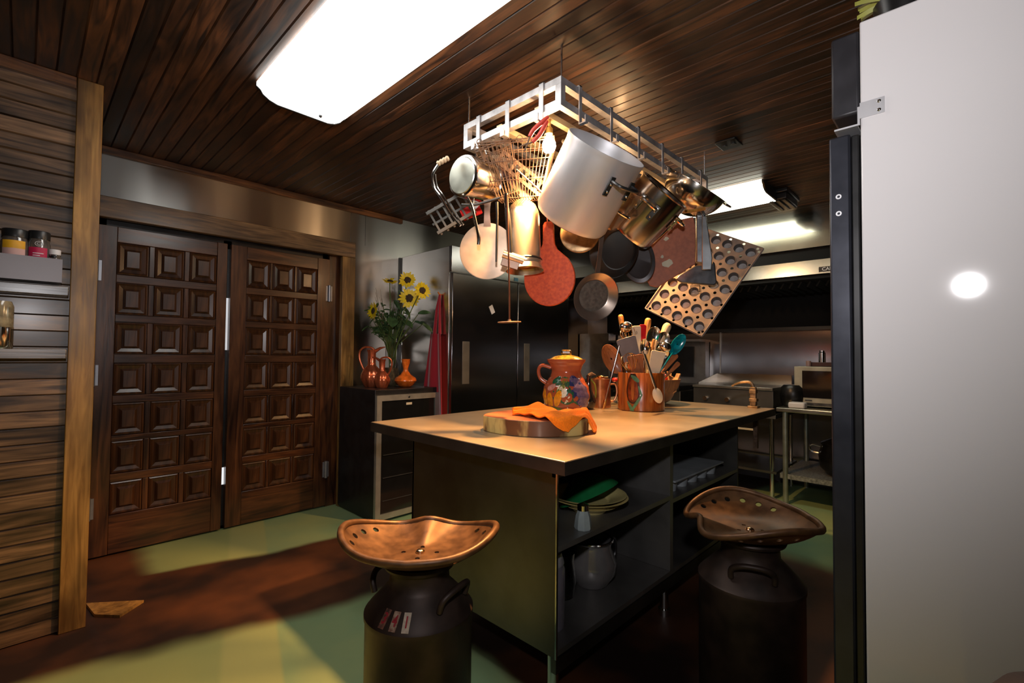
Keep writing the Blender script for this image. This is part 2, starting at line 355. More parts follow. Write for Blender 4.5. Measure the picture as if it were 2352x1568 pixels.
# wall_left: horizontal boards at y = 2.84
YL = 2.85
mb = MB(); pz = 0.0685; z = -0.0; pts = []
while z < CEIL:
    z1 = min(z + pz, CEIL); pts += [(YL + .010, z), (YL, z + .006), (YL, z1 - .003), (YL + .010, z1 - .003)]; z += pz
n = len(pts); mb.add([(-2.6, y, zz) for y, zz in pts] + [(0.14, y, zz) for y, zz in pts], [(i, i + 1, n + i + 1, n + i) for i in range(n - 1)])
mb.span((-2.6, YL + .011, 0), (0.14, YL + .1, CEIL))
struct(mb.build('wall_left', LW, smooth=False), 'dark horizontal board wall at left')
struct(MB().span((0.12, YL + .08, 0), (0.215, YD + .1, CEIL)).build('wall_return', LW, smooth=False))
struct(MB().span((0.135, 2.825, 0), (0.224, YL + .09, CEIL)).build('trim_1', PW, bevel=.003), 'square timber corner post, golden brown')
struct(MB().span((-2.6, 2.825, CEIL - .05), (0.133, YL + .012, CEIL)).build('trim_2', TR, bevel=.003), 'cove board above the left board wall')
# wall behind door, around opening x .30-1.76 z 0-2.0
mb = MB(); mb.span((0.2, YD, 2.03), (2.34, YD + .1, CEIL)); mb.span((1.80, YD, 0), (4.0, YD + .1, 2.03)); mb.span((4.0, YD, 0), (XB, YD + .1, CEIL)); mb.span((2.34, YD, 2.03), (4.0, YD + .1, CEIL))
struct(mb.build('wall_door_side', STEELW, smooth=False), 'stainless clad wall above and beside the double doors')
struct(MB().span((0.2, YD - .03, CEIL - .045), (2.34, YD - .001, CEIL)).build('trim_3', TR, bevel=.004), 'cove board between steel frieze and ceiling')
struct(MB().span((0.2, YD - .045, 2.005), (1.885, YD - .001, 2.13)).build('trim_4', TW, bevel=.004), 'rough sawn lintel beam over the double doors')
struct(MB().span((1.775, YD - .045, 0), (1.885, YD - .001, 2.004)).build('trim_5', PW, bevel=.004), 'golden brown door casing right of the double doors')
struct(MB().span((1.70, YD + .03, 0), (1.80, YD + .09, 2.02)).build('trim_6', DW), 'dark door jamb')
# seams of the frieze sheets
mb = MB()
for xx in (1.86, 1.99): mb.span((xx, YD - .0015, 2.131), (xx + .003, YD + .001, CEIL - .046))
struct(mb.build('trim_7', GUN, smooth=False))

# ---------------------------------------------------------------- double doors
HINGE = pbr('hinge_steel', (0.35, 0.36, 0.40), 0.4, 0.8)
def door_full(name, x0, x1, label, hinge_x, c0, dc, pw):
    y0 = YD + 0.02; root = bpy.data.objects.new(name, None); COL.objects.link(root); root['kind'] = 'structure'; root['label'] = label
    root.location = (x0, y0, 0.012); W = x1 - x0; H = 1.960; ph = 0.195
    MB().span((0, .024, 0), (W, .045, H)).build('door_core', DW, root)
    xs = [c0 - x0 + dc * i for i in range(3)]; zs = [1.672, 1.429, 1.189, .941, .700, .472, .228]
    xe = [0] + [v for c in xs for v in (c, c + pw)] + [W]
    ze = [0] + [v for z in zs[::-1] for v in (z, z + ph)] + [H]
    # outer stiles + grid as one lattice frame
    mb = MB(); mb.span((0, 0, 0), (xe[1], .0238, H)); mb.span((xe[-2], 0, 0), (W, .0238, H))
    mb.build('stile', DW, root, bevel=.002)
    mb = MB()
    for i in range(0, len(ze), 2): mb.span((xe[1], .002, ze[i]), (xe[-2], .0238, ze[i + 1]))
    mb.build('rail', DWH, root, bevel=.003)
    mb = MB()
    for i in (2, 4):
        for j in range(1, len(ze) - 1, 2): mb.span((xe[i], .004, ze[j]), (xe[i + 1], .0238, ze[j + 1]))
    mb.build('mullion', DW, root, bevel=.003)
    # raised and fielded panel
    pm = MB(); a = 0.008; q = .036; e = .047
    def ring(i, y): return [(i, y, i), (pw - i, y, i), (pw - i, y, ph - i), (i, y, ph - i)]
    R_ = [ring(0.002, .024), ring(0.003, .008), ring(.010, .004), ring(.016, .010), ring(q, .016), ring(e, .006), ring(e + .002, .003)]
    vs = [p for r_ in R_ for p in r_]; fs = []
    for k in range(len(R_) - 1):
        for j in range(4): fs.append((k * 4 + j, k * 4 + (j + 1) % 4, (k + 1) * 4 + (j + 1) % 4, (k + 1) * 4 + j))
    fs.append(tuple((len(R_) - 1) * 4 + j for j in range(4)))
    pm.add(vs, fs); p0 = pm.build('panel', DW, root, smooth=False)
    first = True
    for x in xs:
        for z in zs:
            if first: p0.location = (x, 0, z); first = False
            else: copy_part(p0, root, (x, 0, z))
    for z in (0.22, 1.0, 1.62) if hinge_x < 1 else (0.22, 1.62):
        MB().tube([(hinge_x - x0, -.008, z), (hinge_x - x0, -.008, z + .13)], .012, 10).box((hinge_x - x0, -.001, z + .065), (.05, .004, .12)).build('hinge', HINGE, root)
    return root
door_full('door_1', 0.262, 0.968, 'left leaf of dark glossy panelled double door', 0.285, 0.378, 0.186, 0.158)
door_full('door_2', 0.992, 1.70, 'right leaf of dark glossy panelled double door', 1.695, 1.093, 0.176, 0.158)
# back stops leaving two slits of daylight between the leaves
mb = MB(); y = YD + .066
for z0, z1 in ((0, .30), (.42, 1.235), (1.60, 2.0)): mb.span((.955, y, z0), (1.005, y + .01, z1))
mb.span((.22, y, 0), (.33, y + .01, 2.02)); mb.span((1.66, y, 0), (1.80, y + .01, 2.02)); mb.span((.22, y, 1.945), (1.8, y + .01, 2.04)); mb.span((.22, y, 0), (1.8, y + .01, .02))
struct(mb.build('trim_8', BLACK), 'dark door stops')
# bright passage behind the doors
struct(MB().span((0.2, 4.6, 0), (2.4, 4.62, 2.4)).build('wall_passage', WHITE))

# ================================================================ CEILING LIGHTS
LENSM = pbr('fluorescent_lens', (0.9, 0.9, 0.9), 0.3, var=0, emit=(1, 0.99, 0.95), es=LENS1)
LENSG = pbr('fluorescent_lens_green', (0.9, 0.9, 0.8), 0.3, var=0, emit=(1, 0.98, 0.80), es=LENS2)
def fixture(x0, x1, y0, y1, mat, label):
    W = x1 - x0; D = y1 - y0; h = .075
    t = thing('ceiling_light', label, 'ceiling light', ((x0 + x1) / 2, (y0 + y1) / 2, CEIL), None, None)
    MB().span((-W / 2 + .03, -D / 2 + .01, -.03), (W / 2 - .03, D / 2 - .01, -.0005)).build('housing', WHITE, t)
    def prof(k=1.0):
        p = [(-W / 2, -.006), (-W / 2, -.022), (-W / 2 + .018, -.034), (-W / 2 + .028, -.050), (-W / 2 + .055, -.066), (-W / 2 + .09, -.075)]
        return p + [(-a, b) for a, b in p[::-1]]
    pr = prof(); n = len(pr)
    mb = MB(); mb.add([(a, -D / 2 + .012, z) for a, z in pr] + [(a, D / 2 - .012, z) for a, z in pr], [(i, i + 1, n + i + 1, n + i) for i in range(n - 1)])
    mb.build('diffuser_lens', mat, t)
    M = Matrix(((1, 0, 0, 0), (0, 0, 1, 0), (0, 1, 0, 0), (0, 0, 0, 1)))
    for s_ in (-1, 1):
        MB().prism([(a * 1.01, z - .003) for a, z in pr], s_ * D / 2 - .012 * (s_ > 0), s_ * D / 2 + .012 * (s_ < 0), M).build('end_cap', BLACK, t)
    MB().ball((0.06, D / 2 - .06, -.078), .009, 10).build('lens_screw', BLACK, t)
    return t
fixture(0.690, 1.105, 1.03, 2.275, LENSM, 'large white wraparound fluorescent fixture above the left of the island')
fixture(3.44, 3.87, 0.985, 2.22, LENSG, 'wraparound fluorescent fixture near the range hood, behind the pot rack')

# ================================================================ REFRIGERATOR, COOLER, BACK KITCHEN
FX0, FX1, FY = 2.34, 3.862, 2.933
t = thing('refrigerator', 'two-door stainless commercial refrigerator behind the island', 'refrigerator', (FX0, FY, 0))
MB().span((0, .035, .10), (FX1 - FX0, YD - FY - .01, 2.083)).build('body', STEELS, t, bevel=.003)
MB().span((0.004, .06, 0), (FX1 - FX0 - .004, .5, .10)).build('kick_plate', BLACK, t)
for x in (0.0, .757):
    d = MB().span((x + .008, 0, .13), (x + .757, .034, 1.868)).build('door', STEELH, t, bevel=.004)
    hx = x + .115 if x == 0 else x + .09
    MB().span((hx, -.004, .98), (hx + .075, 0.002, 1.325)).build('handle_recess', pbr('handle_pad', (.11, .105, .095), .5, .3), d, bevel=.004)
MB().span((0, .006, 1.876), (FX1 - FX0, .034, 2.083)).build('header_panel', STEELH, t, bevel=.002)
MB().span((.715, .002, 1.885), (.765, .008, 1.915)).build('thermometer', pbr('blue_display', (.03, .16, .28), .3), t)
single(MB().prism([(-.022, -.036), (.022, -.036), (.022, .036), (-.022, .036)], 0, .0015).build('paper_note', WHITE), 'small white note stuck askew on the left refrigerator door', 'note', (2.777, FY - .0015, 1.605), basis(Vector((0, -1, 0)), Vector((1, 0, .55))))
# gap line corner strip at wall / panel
struct(MB().span((2.325, YD - .012, 1.0), (2.34, YD - .001, 2.08)).build('trim_9', BLACK))

t = thing('wine_cooler', 'black wine cooler with brushed steel framed glass door beside the refrigerator', 'wine cooler', (1.775, 3.06, 0))
Wc = .555
MB().span((0, .03, .012), (Wc, .58, .955)).build('cabinet', BLACK, t, bevel=.003)
MB().span((.02, .06, 0), (Wc - .02, .5, .012)).build('foot', BLACK, t)
fr = pbr('cooler_frame', (.48, .47, .42), .42, .7)
MB().span((0, 0, .02), (.04, .028, .915)).span((Wc - .04, 0, .02), (Wc, .028, .915)).span((.04, 0, .875), (Wc - .04, .028, .915)).span((.04, 0, .02), (Wc - .04, .028, .06)).build('door_frame', fr, t)
MB().span((.04, .010, .06), (Wc - .04, .018, .875)).build('glass_pane', pbr('smoked_glass', (.01, .01, .01), .06, coat=.5), t)
MB().ball((.27, -.001, .896), .009, 12, (1, .3, 1)).build('lock', GUN, t)
MB().span((.25, .006, .835), (.30, .0098, .852)).build('display', CREAM, t)
for k in range(4):
    z = .15 + .165 * k
    MB().span((.06, .004, z), (Wc - .06, .0095, z + .004)).build('shelf_edge', pbr('shelf_trim', (.10, .10, .10), .4, .6), t)

# ---- back range hood
t = thing('range_hood', 'long stainless range hood along the back wall', 'range hood', (4.3, 0.0, 0))
y0, y1 = -.6, 3.35
def xprism(poly, ya, yb): # poly in (x,z)
    M = Matrix(((1, 0, 0, 0), (0, 0, 1, 0), (0, 1, 0, 0), (0, 0, 0, 1))); return MB().prism(poly, ya, yb, M)
xprism([(-.012, 2.206), (-.012, CEIL - .002), (.12, CEIL - .002), (.12, 2.206)], y0, y1).build('upper_panel', sheet('hood_upper', (.50, .50, .44), .14, .3, 0, .05, 1.0, tan=(0, 1, 0)), t, smooth=False)
MB().span((-.02, y0, 2.085), (.0, y1, 2.204)).build('fascia', HOODM, t)
MB().span((.012, y0, 1.985), (.03, y1, 2.084)).build('shadow_channel', MATTE, t)
MB().span((-.02, y0, 1.872), (.0, y1, 1.984)).build('fascia', HOODM, t)
MB().span((.0, y0, 1.84), (.94, y1, 1.865)).build('filter_bank', MATTE, t)
MB().span((.031, y0, 1.866), (.94, y0 + .02, 2.2)).build('side_panel', GUN, t); MB().span((.031, y1 - .02, 1.866), (.94, y1, 2.2)).build('side_panel', GUN, t)
mb = MB()
for i in range(60):
    y = y0 + .05 + i * .064
    mb.box((.32, y, 1.81), (.5, .012, .05), Matrix.Rotation(.5, 3, 'X'))
mb.build('baffle', pbr('baffle_dark', (.006, .006, .006), .9, 0), t)
MB().span((-.023, .60, 1.884), (-.0205, .835, 1.923)).build('name_plate', BLACK, t)
Mt = Matrix.Translation((-.0236, .745, 1.9035)) @ Matrix(((0, 0, -1, 0), (-1, 0, 0, 0), (0, 1, 0, 0), (0, 0, 0, 1)))
text('CAPTIVE', .036, WHITE, 'name_lettering', t, Mt, bold=.0006)
MB().span((.86, .35, 1.485), (.94, 3.3, 1.515)).build('drip_tray', BLKMET, t)
MB().span((.92, y0, 1.516), (.94, y1, 1.839)).build('rear_dark_panel', MATTE, t)  # matte black sheet standing in for the darkness under the hood
# high shelf / dark band below hood
# added backsplash sheet, foot set off the wall to lower the flash streak
mb = MB().add([(XB - .030, -.6, .86), (XB - .030, 3.4, .86), (XB - .008, 3.4, 1.484), (XB - .008, -.6, 1.484), (XB - .026, -.6, .86), (XB - .026, 3.4, .86), (XB - .004, 3.4, 1.484), (XB - .004, -.6, 1.484)], [(0, 1, 2, 3), (7, 6, 5, 4), (0, 4, 5, 1), (2, 6, 7, 3), (1, 5, 6, 2), (0, 3, 7, 4)])
struct(mb.build('trim_11', sheet('backsplash_sheet', (.52, .51, .53), .135, 1.0, 0, .03, .8, tan=(0, 1, 0)), smooth=False), 'stainless backsplash sheet, leaned for the flash streak')
mb = MB(); mb.span((XB - .034, 1.93, .9), (XB - .002, 1.935, 1.484))
struct(mb.build('trim_10', WHITE))
# ---- range under hood, stainless with black oven doors and high back
t = thing('cooking_range', 'stainless gas range with black ovens and high back beyond the island', 'range', (4.5, 2.05, 0))
mb = MB(); mb.span((0, 0, .12), (.72, 1.15, .88)); mb.build('body', CAB, t, bevel=.004)
MB().span((-.03, 0, .88), (.72, 1.15, .93)).build('cooktop', BLKMET, t, bevel=.004)
for k in range(5): MB().tube([(-.05, .15 + k * .2, .83), (0, .15 + k * .2, .83)], .02, 10).build('knob', BLACK, t)
MB().tube([(-.05, .1, .70), (-.05, 1.05, .70)], .011, 8).span((-.05, .1, .693), (0, .12, .707)).span((-.05, 1.03, .693), (0, 1.05, .707)).build('oven_handle', CHROME, t)
MB().span((.62, 0, .93), (.72, 1.15, 1.38)).build('back_riser', pbr('riser_steel', (.36, .35, .33), .4, .9), t)
for ya in (.12, .60): MB().span((.595, ya, 1.0), (.619, ya + .32, 1.33)).build('riser_opening', BLACK, t)
MB().span((.45, 0, 1.38), (.74, 1.15, 1.405)).build('riser_shelf', pbr('riser_steel', (.36, .35, .33)), t)
for yy in (.25, .62, .95):
    MB().tube([(.18 + .12 * math.cos(a), yy + .12 * math.sin(a), .94) for a in [i * math.pi / 8 for i in range(16)]], .008, 6, True).tube([(.05, yy, .942), (.32, yy, .942)], .007, 6).tube([(.18, yy - .13, .942), (.18, yy + .13, .942)], .007, 6).build('grate', BLACK, t)
for px_, py_ in ((.05, .06), (.65, .06), (.05, 1.09), (.65, 1.09)): MB().tube([(px_, py_, 0), (px_, py_, .12)], .022, 10).build('leg', CHROME, t)
t = thing('side_range', 'narrow stainless unit with black front left of the range by the refrigerator', 'range', (4.55, 3.22, 0))
MB().span((0, 0, .1), (.66, .44, .92)).build('body', CAB, t, bevel=.004)
MB().span((.5, 0, .92), (.66, .44, 1.5)).build('back_panel', pbr('riser_steel', (.36, .35, .33)), t)
MB().span((.02, .02, 0), (.6, .42, .1)).build('plinth', BLACK, t)
# ---- griddle on stand
t = thing('griddle', 'stainless countertop griddle with low splash guard on a steel stand', 'griddle', (4.5, 1.22, .73))
MB().span((0, 0, .03), (.62, .70, .20)).build('body', CAB, t, bevel=.004)
MB().span((-.02, 0, .20), (.60, .70, .225)).build('plate', pbr('griddle_plate', (.40, .39, .35), .35, 1), t, bevel=.003)
MB().span((.58, 0, .2), (.60, .70, .32)).add([(0.1, .69, .2), (.6, .69, .2), (.6, .69, .32), (.1, .69, .24), (0.1, .70, .2), (.6, .70, .2), (.6, .70, .32), (.1, .70, .24)], [(0, 1, 2, 3), (7, 6, 5, 4), (0, 4, 5, 1), (1, 5, 6, 2), (2, 6, 7, 3), (3, 7, 4, 0)]).build('splash_guard', POL, t)
for yy in (.15, .38, .58): MB().tube([(-.03, yy, .10), (.0, yy, .10)], .02, 12).build('knob', CHROME, t)
for a_, b_ in ((.04, .04), (.58, .04), (.04, .66), (.58, .66)): MB().tube([(a_, b_, 0), (a_, b_, .03)], .018, 10).build('foot', BLACK, t)
t = thing('equipment_stand', 'open steel stand with round legs under the griddle', 'stand', (4.5, 1.2, 0))
MB().span((-.01, 0, .69), (.66, .76, .73)).build('top', CAB, t, bevel=.002)
MB().span((-.02, .16, .575), (-.005, .45, .59)).build('rail', CREAM, t)
MB().span((0, 0, .22), (.66, .76, .24)).build('shelf', CAB, t)
for a_, b_ in ((.02, .04), (.62, .04), (.02, .72), (.62, .72)): MB().tube([(a_, b_, 0), (a_, b_, .69)], .019, 10).build('leg', CHROME, t)
# ---- work table with microwave
t = thing('work_table', 'stainless work table with an undershelf carrying the microwave', 'table', (4.42, .12, 0))
MB().span((0, 0, .765), (.80, 1.06, .80)).build('tabletop', pbr('table_edge', (.62, .60, .50), .3, 1), t, bevel=.006)
MB().span((.03, .02, .21), (.77, 1.04, .25)).build('undershelf', pbr('shelf_zinc', (.32, .34, .33), .5, .8, scale=60, var=.35), t)
for a_, b_ in ((.04, .05), (.74, .05), (.04, 1.0), (.74, 1.0)): MB().tube([(a_, b_, 0), (a_, b_, .765)], .021, 10).build('leg', pbr('leg_zinc', (.34, .38, .33), .4, .8), t)
t = thing('microwave_oven', 'beige framed microwave oven with dark window on the work table', 'microwave', (4.58, .52, .80))
MB().span((.02, 0, .02), (.45, .56, .345)).build('case', pbr('case_beige', (.42, .40, .33), .4, .3), t, bevel=.006)
MB().span((0, 0, .015), (.02, .56, .345)).build('front_frame', pbr('frame_beige', (.50, .47, .36), .38, .4), t, bevel=.004)
MB().span((-.003, .02, .085), (.0, .50, .31)).build('window', pbr('microwave_glass', (.012, .01, .01), .08, coat=.6), t)
MB().span((-.004, .04, .02), (.0, .50, .045)).build('vent_grille', GUN, t)
MB().span((-.004, .43, .058), (.0, .48, .068)).build('badge', GUN, t)
for a_, b_ in ((.05, .05), (.4, .05), (.05, .5), (.4, .5)): MB().tube([(a_, b_, 0), (a_, b_, .02)], .015, 8).build('foot', BLACK, t)
single(MB().lathe(shell([(0.0001, 0), (.019, 0), (.021, .035), (.018, .046)], .003), 16).build('spice_jar', pbr('pinkish_jar', (.35, .22, .20), .3)), 'small squat jar on top of the microwave, left', 'jar', (4.72, onp(1857, 835, 'x', 4.72).y, 1.146))
yc_ = onp(1897, 830, 'x', 4.78).y
tt = thing('wooden_caddy', 'low dark red tray holding salt and pepper on the microwave', 'tray', (4.78, yc_, 1.146))
MB().span((-.05, -.12, 0), (.05, .12, .035)).build('tray', pbr('dark_red_wood', (.06, .012, .01), .4), tt, bevel=.003)
for k, yy in enumerate((.01, -.09)):
    mb = MB().lathe([(0.0001, 0), (.026, 0), (.026, .08), (.02, .085), (.02, .10), (.0001, .105)], 14)
    single(mb.build('shaker', POL), ('steel and dark glass shaker on the microwave, ' + ('left of the two' if k == 0 else 'right of the two')), 'shaker', (4.79, yc_ + yy + .02, 1.182))
single(MB().prism([(-.05, -.06), (.05, -.06), (.05, .06), (-.05, .06)], 0, .05).build('butter_dish', WHITE, bevel=.012), 'small whitish box beside the microwave on the table edge', 'box', (4.47, 1.03, .801))
# dark pot on undershelf and round pot behind can opener
t = thing('stock_pot', 'large dark lidded pot on the undershelf below the microwave', 'pot', (4.72, .72, .251))
MB().lathe([(.0001, 0), (.14, 0), (.20, .06), (.215, .16), (.19, .24), (.19, .25), (.0001, .25)], 40).build('body', pbr('dark_pot', (.03, .028, .026), .25, .8), t)
MB().lathe([(.195, .251), (.195, .262), (.12, .30), (.06, .34), (.05, .38), (.0001, .39)], 40).build('lid', pbr('dark_lid', (.05, .045, .04), .22, .9), t)
MB().tube([(.0, .20, .16), (0, .26, .17), (0, .28, .20), (0, .26, .23), (0, .20, .22)], .008, 8).build('handle', CHROME, t)
t = thing('stock_pot', 'round black kettle standing right of the griddle, behind the can opener', 'pot', (4.62, 1.10, .80))
MB().lathe([(.0001, 0), (.07, 0), (.092, .03), (.098, .1), (.092, .16), (.07, .185), (.0001, .19)], 30).build('body', BLKMET, t)
MB().tube([(0, -.085, .15), (0, -.13, .14), (0, -.14, .09), (0, -.09, .04)], .008, 8).build('handle', BLACK, t)

# ================================================================ ISLAND
IX0, IX1, IY0, IY1 = 1.143, 3.28, .881, 2.02
t = thing('kitchen_island', 'long stainless island with open shelves in the middle of the room', 'island', (IX0, IY0, 0))
LX, LY = IX1 - IX0, IY1 - IY0
MB().span((0, 0, .856), (LX, LY, .90)).build('worktop', TABLE, t, bevel=.002)
EDG = pbr('worktop_edge_steel', (.13, .115, .10), .38, .9, scale=8, var=.15)  # worktop steel again, with its dark reflections put into the colour
for c_, d_ in (((-.0025, -.0025, .857), (LX + .0025, -.0003, .8975)), ((-.0025, LY + .0003, .857), (LX + .0025, LY + .0025, .8975)), ((-.0025, -.0002, .857), (-.0003, LY + .0002, .8975)), ((LX + .0003, -.0002, .857), (LX + .0025, LY + .0002, .8975))): MB().span(c_, d_).build('worktop_edge', EDG, t, 'worktop edge strip coloured dark for its reflections')
a, b_ = .137, .14
MB().span((a, b_, .19), (a + .012, LY - b_, .855)).build('end_panel', CAB, t, bevel=.002)
MB().span((LX - .25, b_, .19), (LX - .238, LY - b_, .855)).build('end_panel', CAB, t)
MB().span((a, LY - b_ - .012, .19), (LX - .24, LY - b_, .855)).build('back_panel', CAB, t)
MB().span((a + .013, b_, .195), (LX - .251, LY - b_ - .013, .215)).build('bottom_shelf', CABIN, t)
MB().span((.99, b_, .216), (1.02, LY - b_ - .013, .855)).build('divider', CABIN, t)
MB().span((a + .013, b_, .545), (.989, LY - b_ - .02, .565)).build('middle_shelf', CABIN, t)
MB().span((1.021, b_, .525), (LX - .251, LY - b_ - .02, .545)).build('middle_shelf', CABIN, t)
MB().span((a, b_ - .002, .14), (LX - .24, b_ + .02, .19)).build('lower_rail', CAB, t)
MB().span((a, b_ - .002, .80), (LX - .24, b_ + .02, .855)).build('upper_rail', CAB, t)
for x in (a + .03, 1.0, LX - .27):
    for y in (b_ + .035, LY - b_ - .035):
        MB().tube([(x, y, .03), (x, y, .19)], .02, 12).tube([(x, y, 0), (x, y, .03)], .028, 12).build('leg', CHROME, t)

MB().span((a - .002, b_ - .004, .19), (a + .004, b_ + .002, .855)).build('corner_trim', CHROME, t)
# can opener clamped at the far corner of the island
t = thing('can_opener', 'heavy cast iron crank can opener clamped to the far right corner of the island', 'can opener', (3.235, .99, .90))
BR = pbr('bronze_iron', (.22, .17, .12), .45, .8, scale=30, var=.4)
MB().span((-.03, -.03, .0), (.03, .03, .012)).span((-.022, -.018, .012), (.0, .018, .13)).span((-.03, -.025, .04), (.012, .02, .06)).span((-.028, -.02, .09), (.01, .02, .115)).build('body', BR, t, bevel=.003)
MB().tube([(-.01, 0, .13), (-.01, .02, .16), (-.01, .08, .155), (-.01, .13, .13)], [.010, .010, .008, .006], 8).build('crank_handle', BR, t)
MB().span((.022, -.012, -.26), (.048, .012, -.045)).build('shaft', RUST, t)

# ---------------------------------------------------------------- shelf contents
YEL = pbr('yellow_glaze', (.62, .52, .22), .25, coat=.5, var=.05)
GRN = pbr('green_glaze', (.01, .13, .04), .2, coat=.6, var=.15)
def plate(name, loc, r, label, mat=YEL, h=.03, group=None):
    o = MB().lathe(shell([(.0001, 0), (r * .55, 0), (r * .62, h * .35), (r * .95, h * .9), (r, h)], .005), 44).build(name, mat)
    return single(o, label, 'plate' if h < .04 else 'bowl', loc, None, group)
px, py = 1.69, 1.17
plate('dinner_plate', (px, py, .5655), .125, 'smallest yellow plate at the bottom of the stack', h=.034)
plate('dinner_plate', (px, py, .5735), .135, 'yellow plate second from the bottom of the stack', h=.038)
plate('dinner_plate', (px - .005, py, .590), .165, 'broad yellow plate below the topmost of the stack', h=.038)
plate('dinner_plate', (px - .01, py + .005, .6010), .165, 'topmost yellow plate holding the green bowl', h=.038)
o = MB().lathe(shell([(.0001, 0), (.05, 0), (.10, .035), (.135, .08)], .006), 44).build('serving_bowl', GRN)
single(o, 'green bowl tipped on its side on the yellow plates', 'bowl', (px - .02, py + .03, .705), Matrix.Rotation(R(155), 3, 'X') @ Matrix.Rotation(R(8), 3, 'Y'))
t = thing('glass_shaker', 'small glass shaker at the front edge of the island middle shelf', 'shaker', (1.49, 1.06, .5655))
MB().lathe(shell([(.0001, 0), (.030, 0), (.034, .008), (.028, .05), (.020, .07)], .003), 8).build('body', pbr('pale_glass', (.40, .46, .46), .08, coat=.8, trans=.3), t)
MB().lathe([(.021, .0705), (.022, .09), (.0001, .10)], 16).build('cap', CHROME, t)
t = thing('storage_jar', 'tall clear storage jar standing on the island bottom shelf, nearest the corner', 'jar', (1.39, 1.14, .2155))
MB().lathe(shell([(.0001, 0), (.055, 0), (.058, .01), (.058, .21), (.05, .225)], .003), 30).build('glass_body', pbr('cloudy_jar', (.22, .20, .24), .10, coat=.8, trans=.4), t)
MB().lathe([(.052, .2255), (.055, .235), (.045, .27), (.0001, .285)], 30).build('lid', pbr('smoky_plastic', (.25, .24, .26), .15, coat=.5), t)
t = thing('glass_pitcher', 'glass pitcher with a thick handle on the bottom shelf behind the tall jar', 'pitcher', (1.60, 1.25, .2155))
MB().lathe(shell([(.0001, 0), (.055, 0), (.065, .06), (.055, .15), (.06, .18)], .004), 30).build('body', GLASS, t)
MB().tube([(.06, 0, .15), (.10, 0, .14), (.11, 0, .09), (.09, 0, .05), (.064, 0, .045)], .008, 8).build('handle', GLASS, t)
t = thing('coffee_pot', 'round dark glass pot leaning at the back of the bottom shelf', 'pot', (1.78, 1.22, .2165))
MB().lathe(shell([(.0001, 0), (.07, 0), (.105, .05), (.11, .10), (.085, .16), (.09, .19)], .004), 36).build('bowl', pbr('smoky_glass', (.16, .15, .15), .08, .2, coat=.7), t)
MB().tube([(.0 + .092 * math.cos(a_), .092 * math.sin(a_), .192) for a_ in [i * math.pi / 12 for i in range(24)]], .006, 6, True).build('rim', CHROME, t)
MB().tube([(.09, -.02, .17), (.14, -.03, .16), (.15, -.03, .10), (.12, -.03, .06)], .007, 8).build('handle', BLACK, t)
t = thing('steel_mixing_bowl', 'steel bowl standing on edge behind the glass pot on the bottom shelf', 'bowl', (1.80, 1.44, .345), basis(Vector((-.6, -.75, .2))))
MB().lathe(shell([(.0001, -.05), (.07, -.045), (.11, -.01), (.125, .02)], .003), 36).build('bowl', GUN, t)
# second bay: grey moulded tray with round feet, on middle shelf, folded bags
GT = pbr('grey_plastic', (.30, .33, .35), .5)
t = thing('muffin_pan', 'grey moulded pan turned upside down on the island right-hand shelf', 'pan', (2.56, 1.19, .546))
mb = MB(); mb.span((-.33, -.15, .055), (.30, .16, .065)); mb.build('tray', GT, t, bevel=.003)
for i in range(5):
    for j in range(2): MB().lathe([(.0001, 0), (.036, 0), (.045, .054), (.0001, .0545)], 18, Matrix.Translation((-.27 + i * .125, -.085 + j * .16, 0))).build('cup', GT, t)
o = MB().surf(lambda u, v: (u * .30, .02 * math.sin(v * 9) , .01 + v * .19 + .015 * math.sin(u * 11)), 14, 14, .01).build('folded_bag', pbr('pale_plastic_bag', (.38, .36, .36), .4, scale=30, var=.2))
single(o, 'crumpled pale bag standing behind the grey pan on the right-hand shelf', 'bag', (2.60, 1.40, .546))

# ================================================================ THINGS ON THE ISLAND
ZT = .9005
# thick slab cutting board with bark edge
SLAB = pbr('slab_edge_wood', (.10, .035, .012), .5, scale=9, col2=(.55, .40, .14), stretch=(1, 1, .4), lo=.45, hi=.56, coat=.2)
SLABT = pbr('slab_top_wood', (.40, .10, .025), .7, var=.2, scale=14)
pl = [(1.372, 1.500), (1.335, 1.41), (1.375, 1.29), (1.42, 1.20), (1.50, 1.085), (1.56, 1.07), (1.66, 1.14), (1.70, 1.25), (1.72, 1.36), (1.66, 1.47), (1.56, 1.55), (1.45, 1.565)]
pl = [onp(1108, 990, 'z', .90), onp(1160, 1000, 'z', .90), onp(1235, 1006, 'z', .90), onp(1300, 1004, 'z', .90), onp(1347, 1000, 'z', .90)]
pl = [(p.x, p.y) for p in pl]; A0 = Vector((*pl[0], 0)); A1 = Vector((*pl[-1], 0)); dn = Vector((A0 - A1)).normalized(); bk = Vector((dn.y, -dn.x, 0))
if bk.x < 0: bk = -bk
back = [A1 + bk * .10 + dn * -.01, A1 + bk * .22 + dn * .03, A1 + bk * .29 + dn * .12, A0 + bk * .29 - dn * .18, A0 + bk * .22 - dn * .04, A0 + bk * .08 + dn * .01]
pl += [(q.x, q.y) for q in back]
for _ in range(2): pl = [((a[0] * (1 - k) + b[0] * k), (a[1] * (1 - k) + b[1] * k)) for a, b in zip(pl, pl[1:] + pl[:1]) for k in (.25, .75)]
mb = MB(); n = len(pl); mb.add([(x, y, z) for z in (ZT, ZT + .064) for x, y in pl], [(i, (i + 1) % n, n + (i + 1) % n, n + i) for i in range(n)] + [tuple(range(n))[::-1]]); mb.mi = 1; mb.add([(x, y, ZT + .064) for x, y in pl], [tuple(range(n))])
o = mb.build('cutting_board', [SLAB, SLABT], bevel=.004); single(o, 'thick natural-edge wooden slab board near the island front corner', 'cutting board')
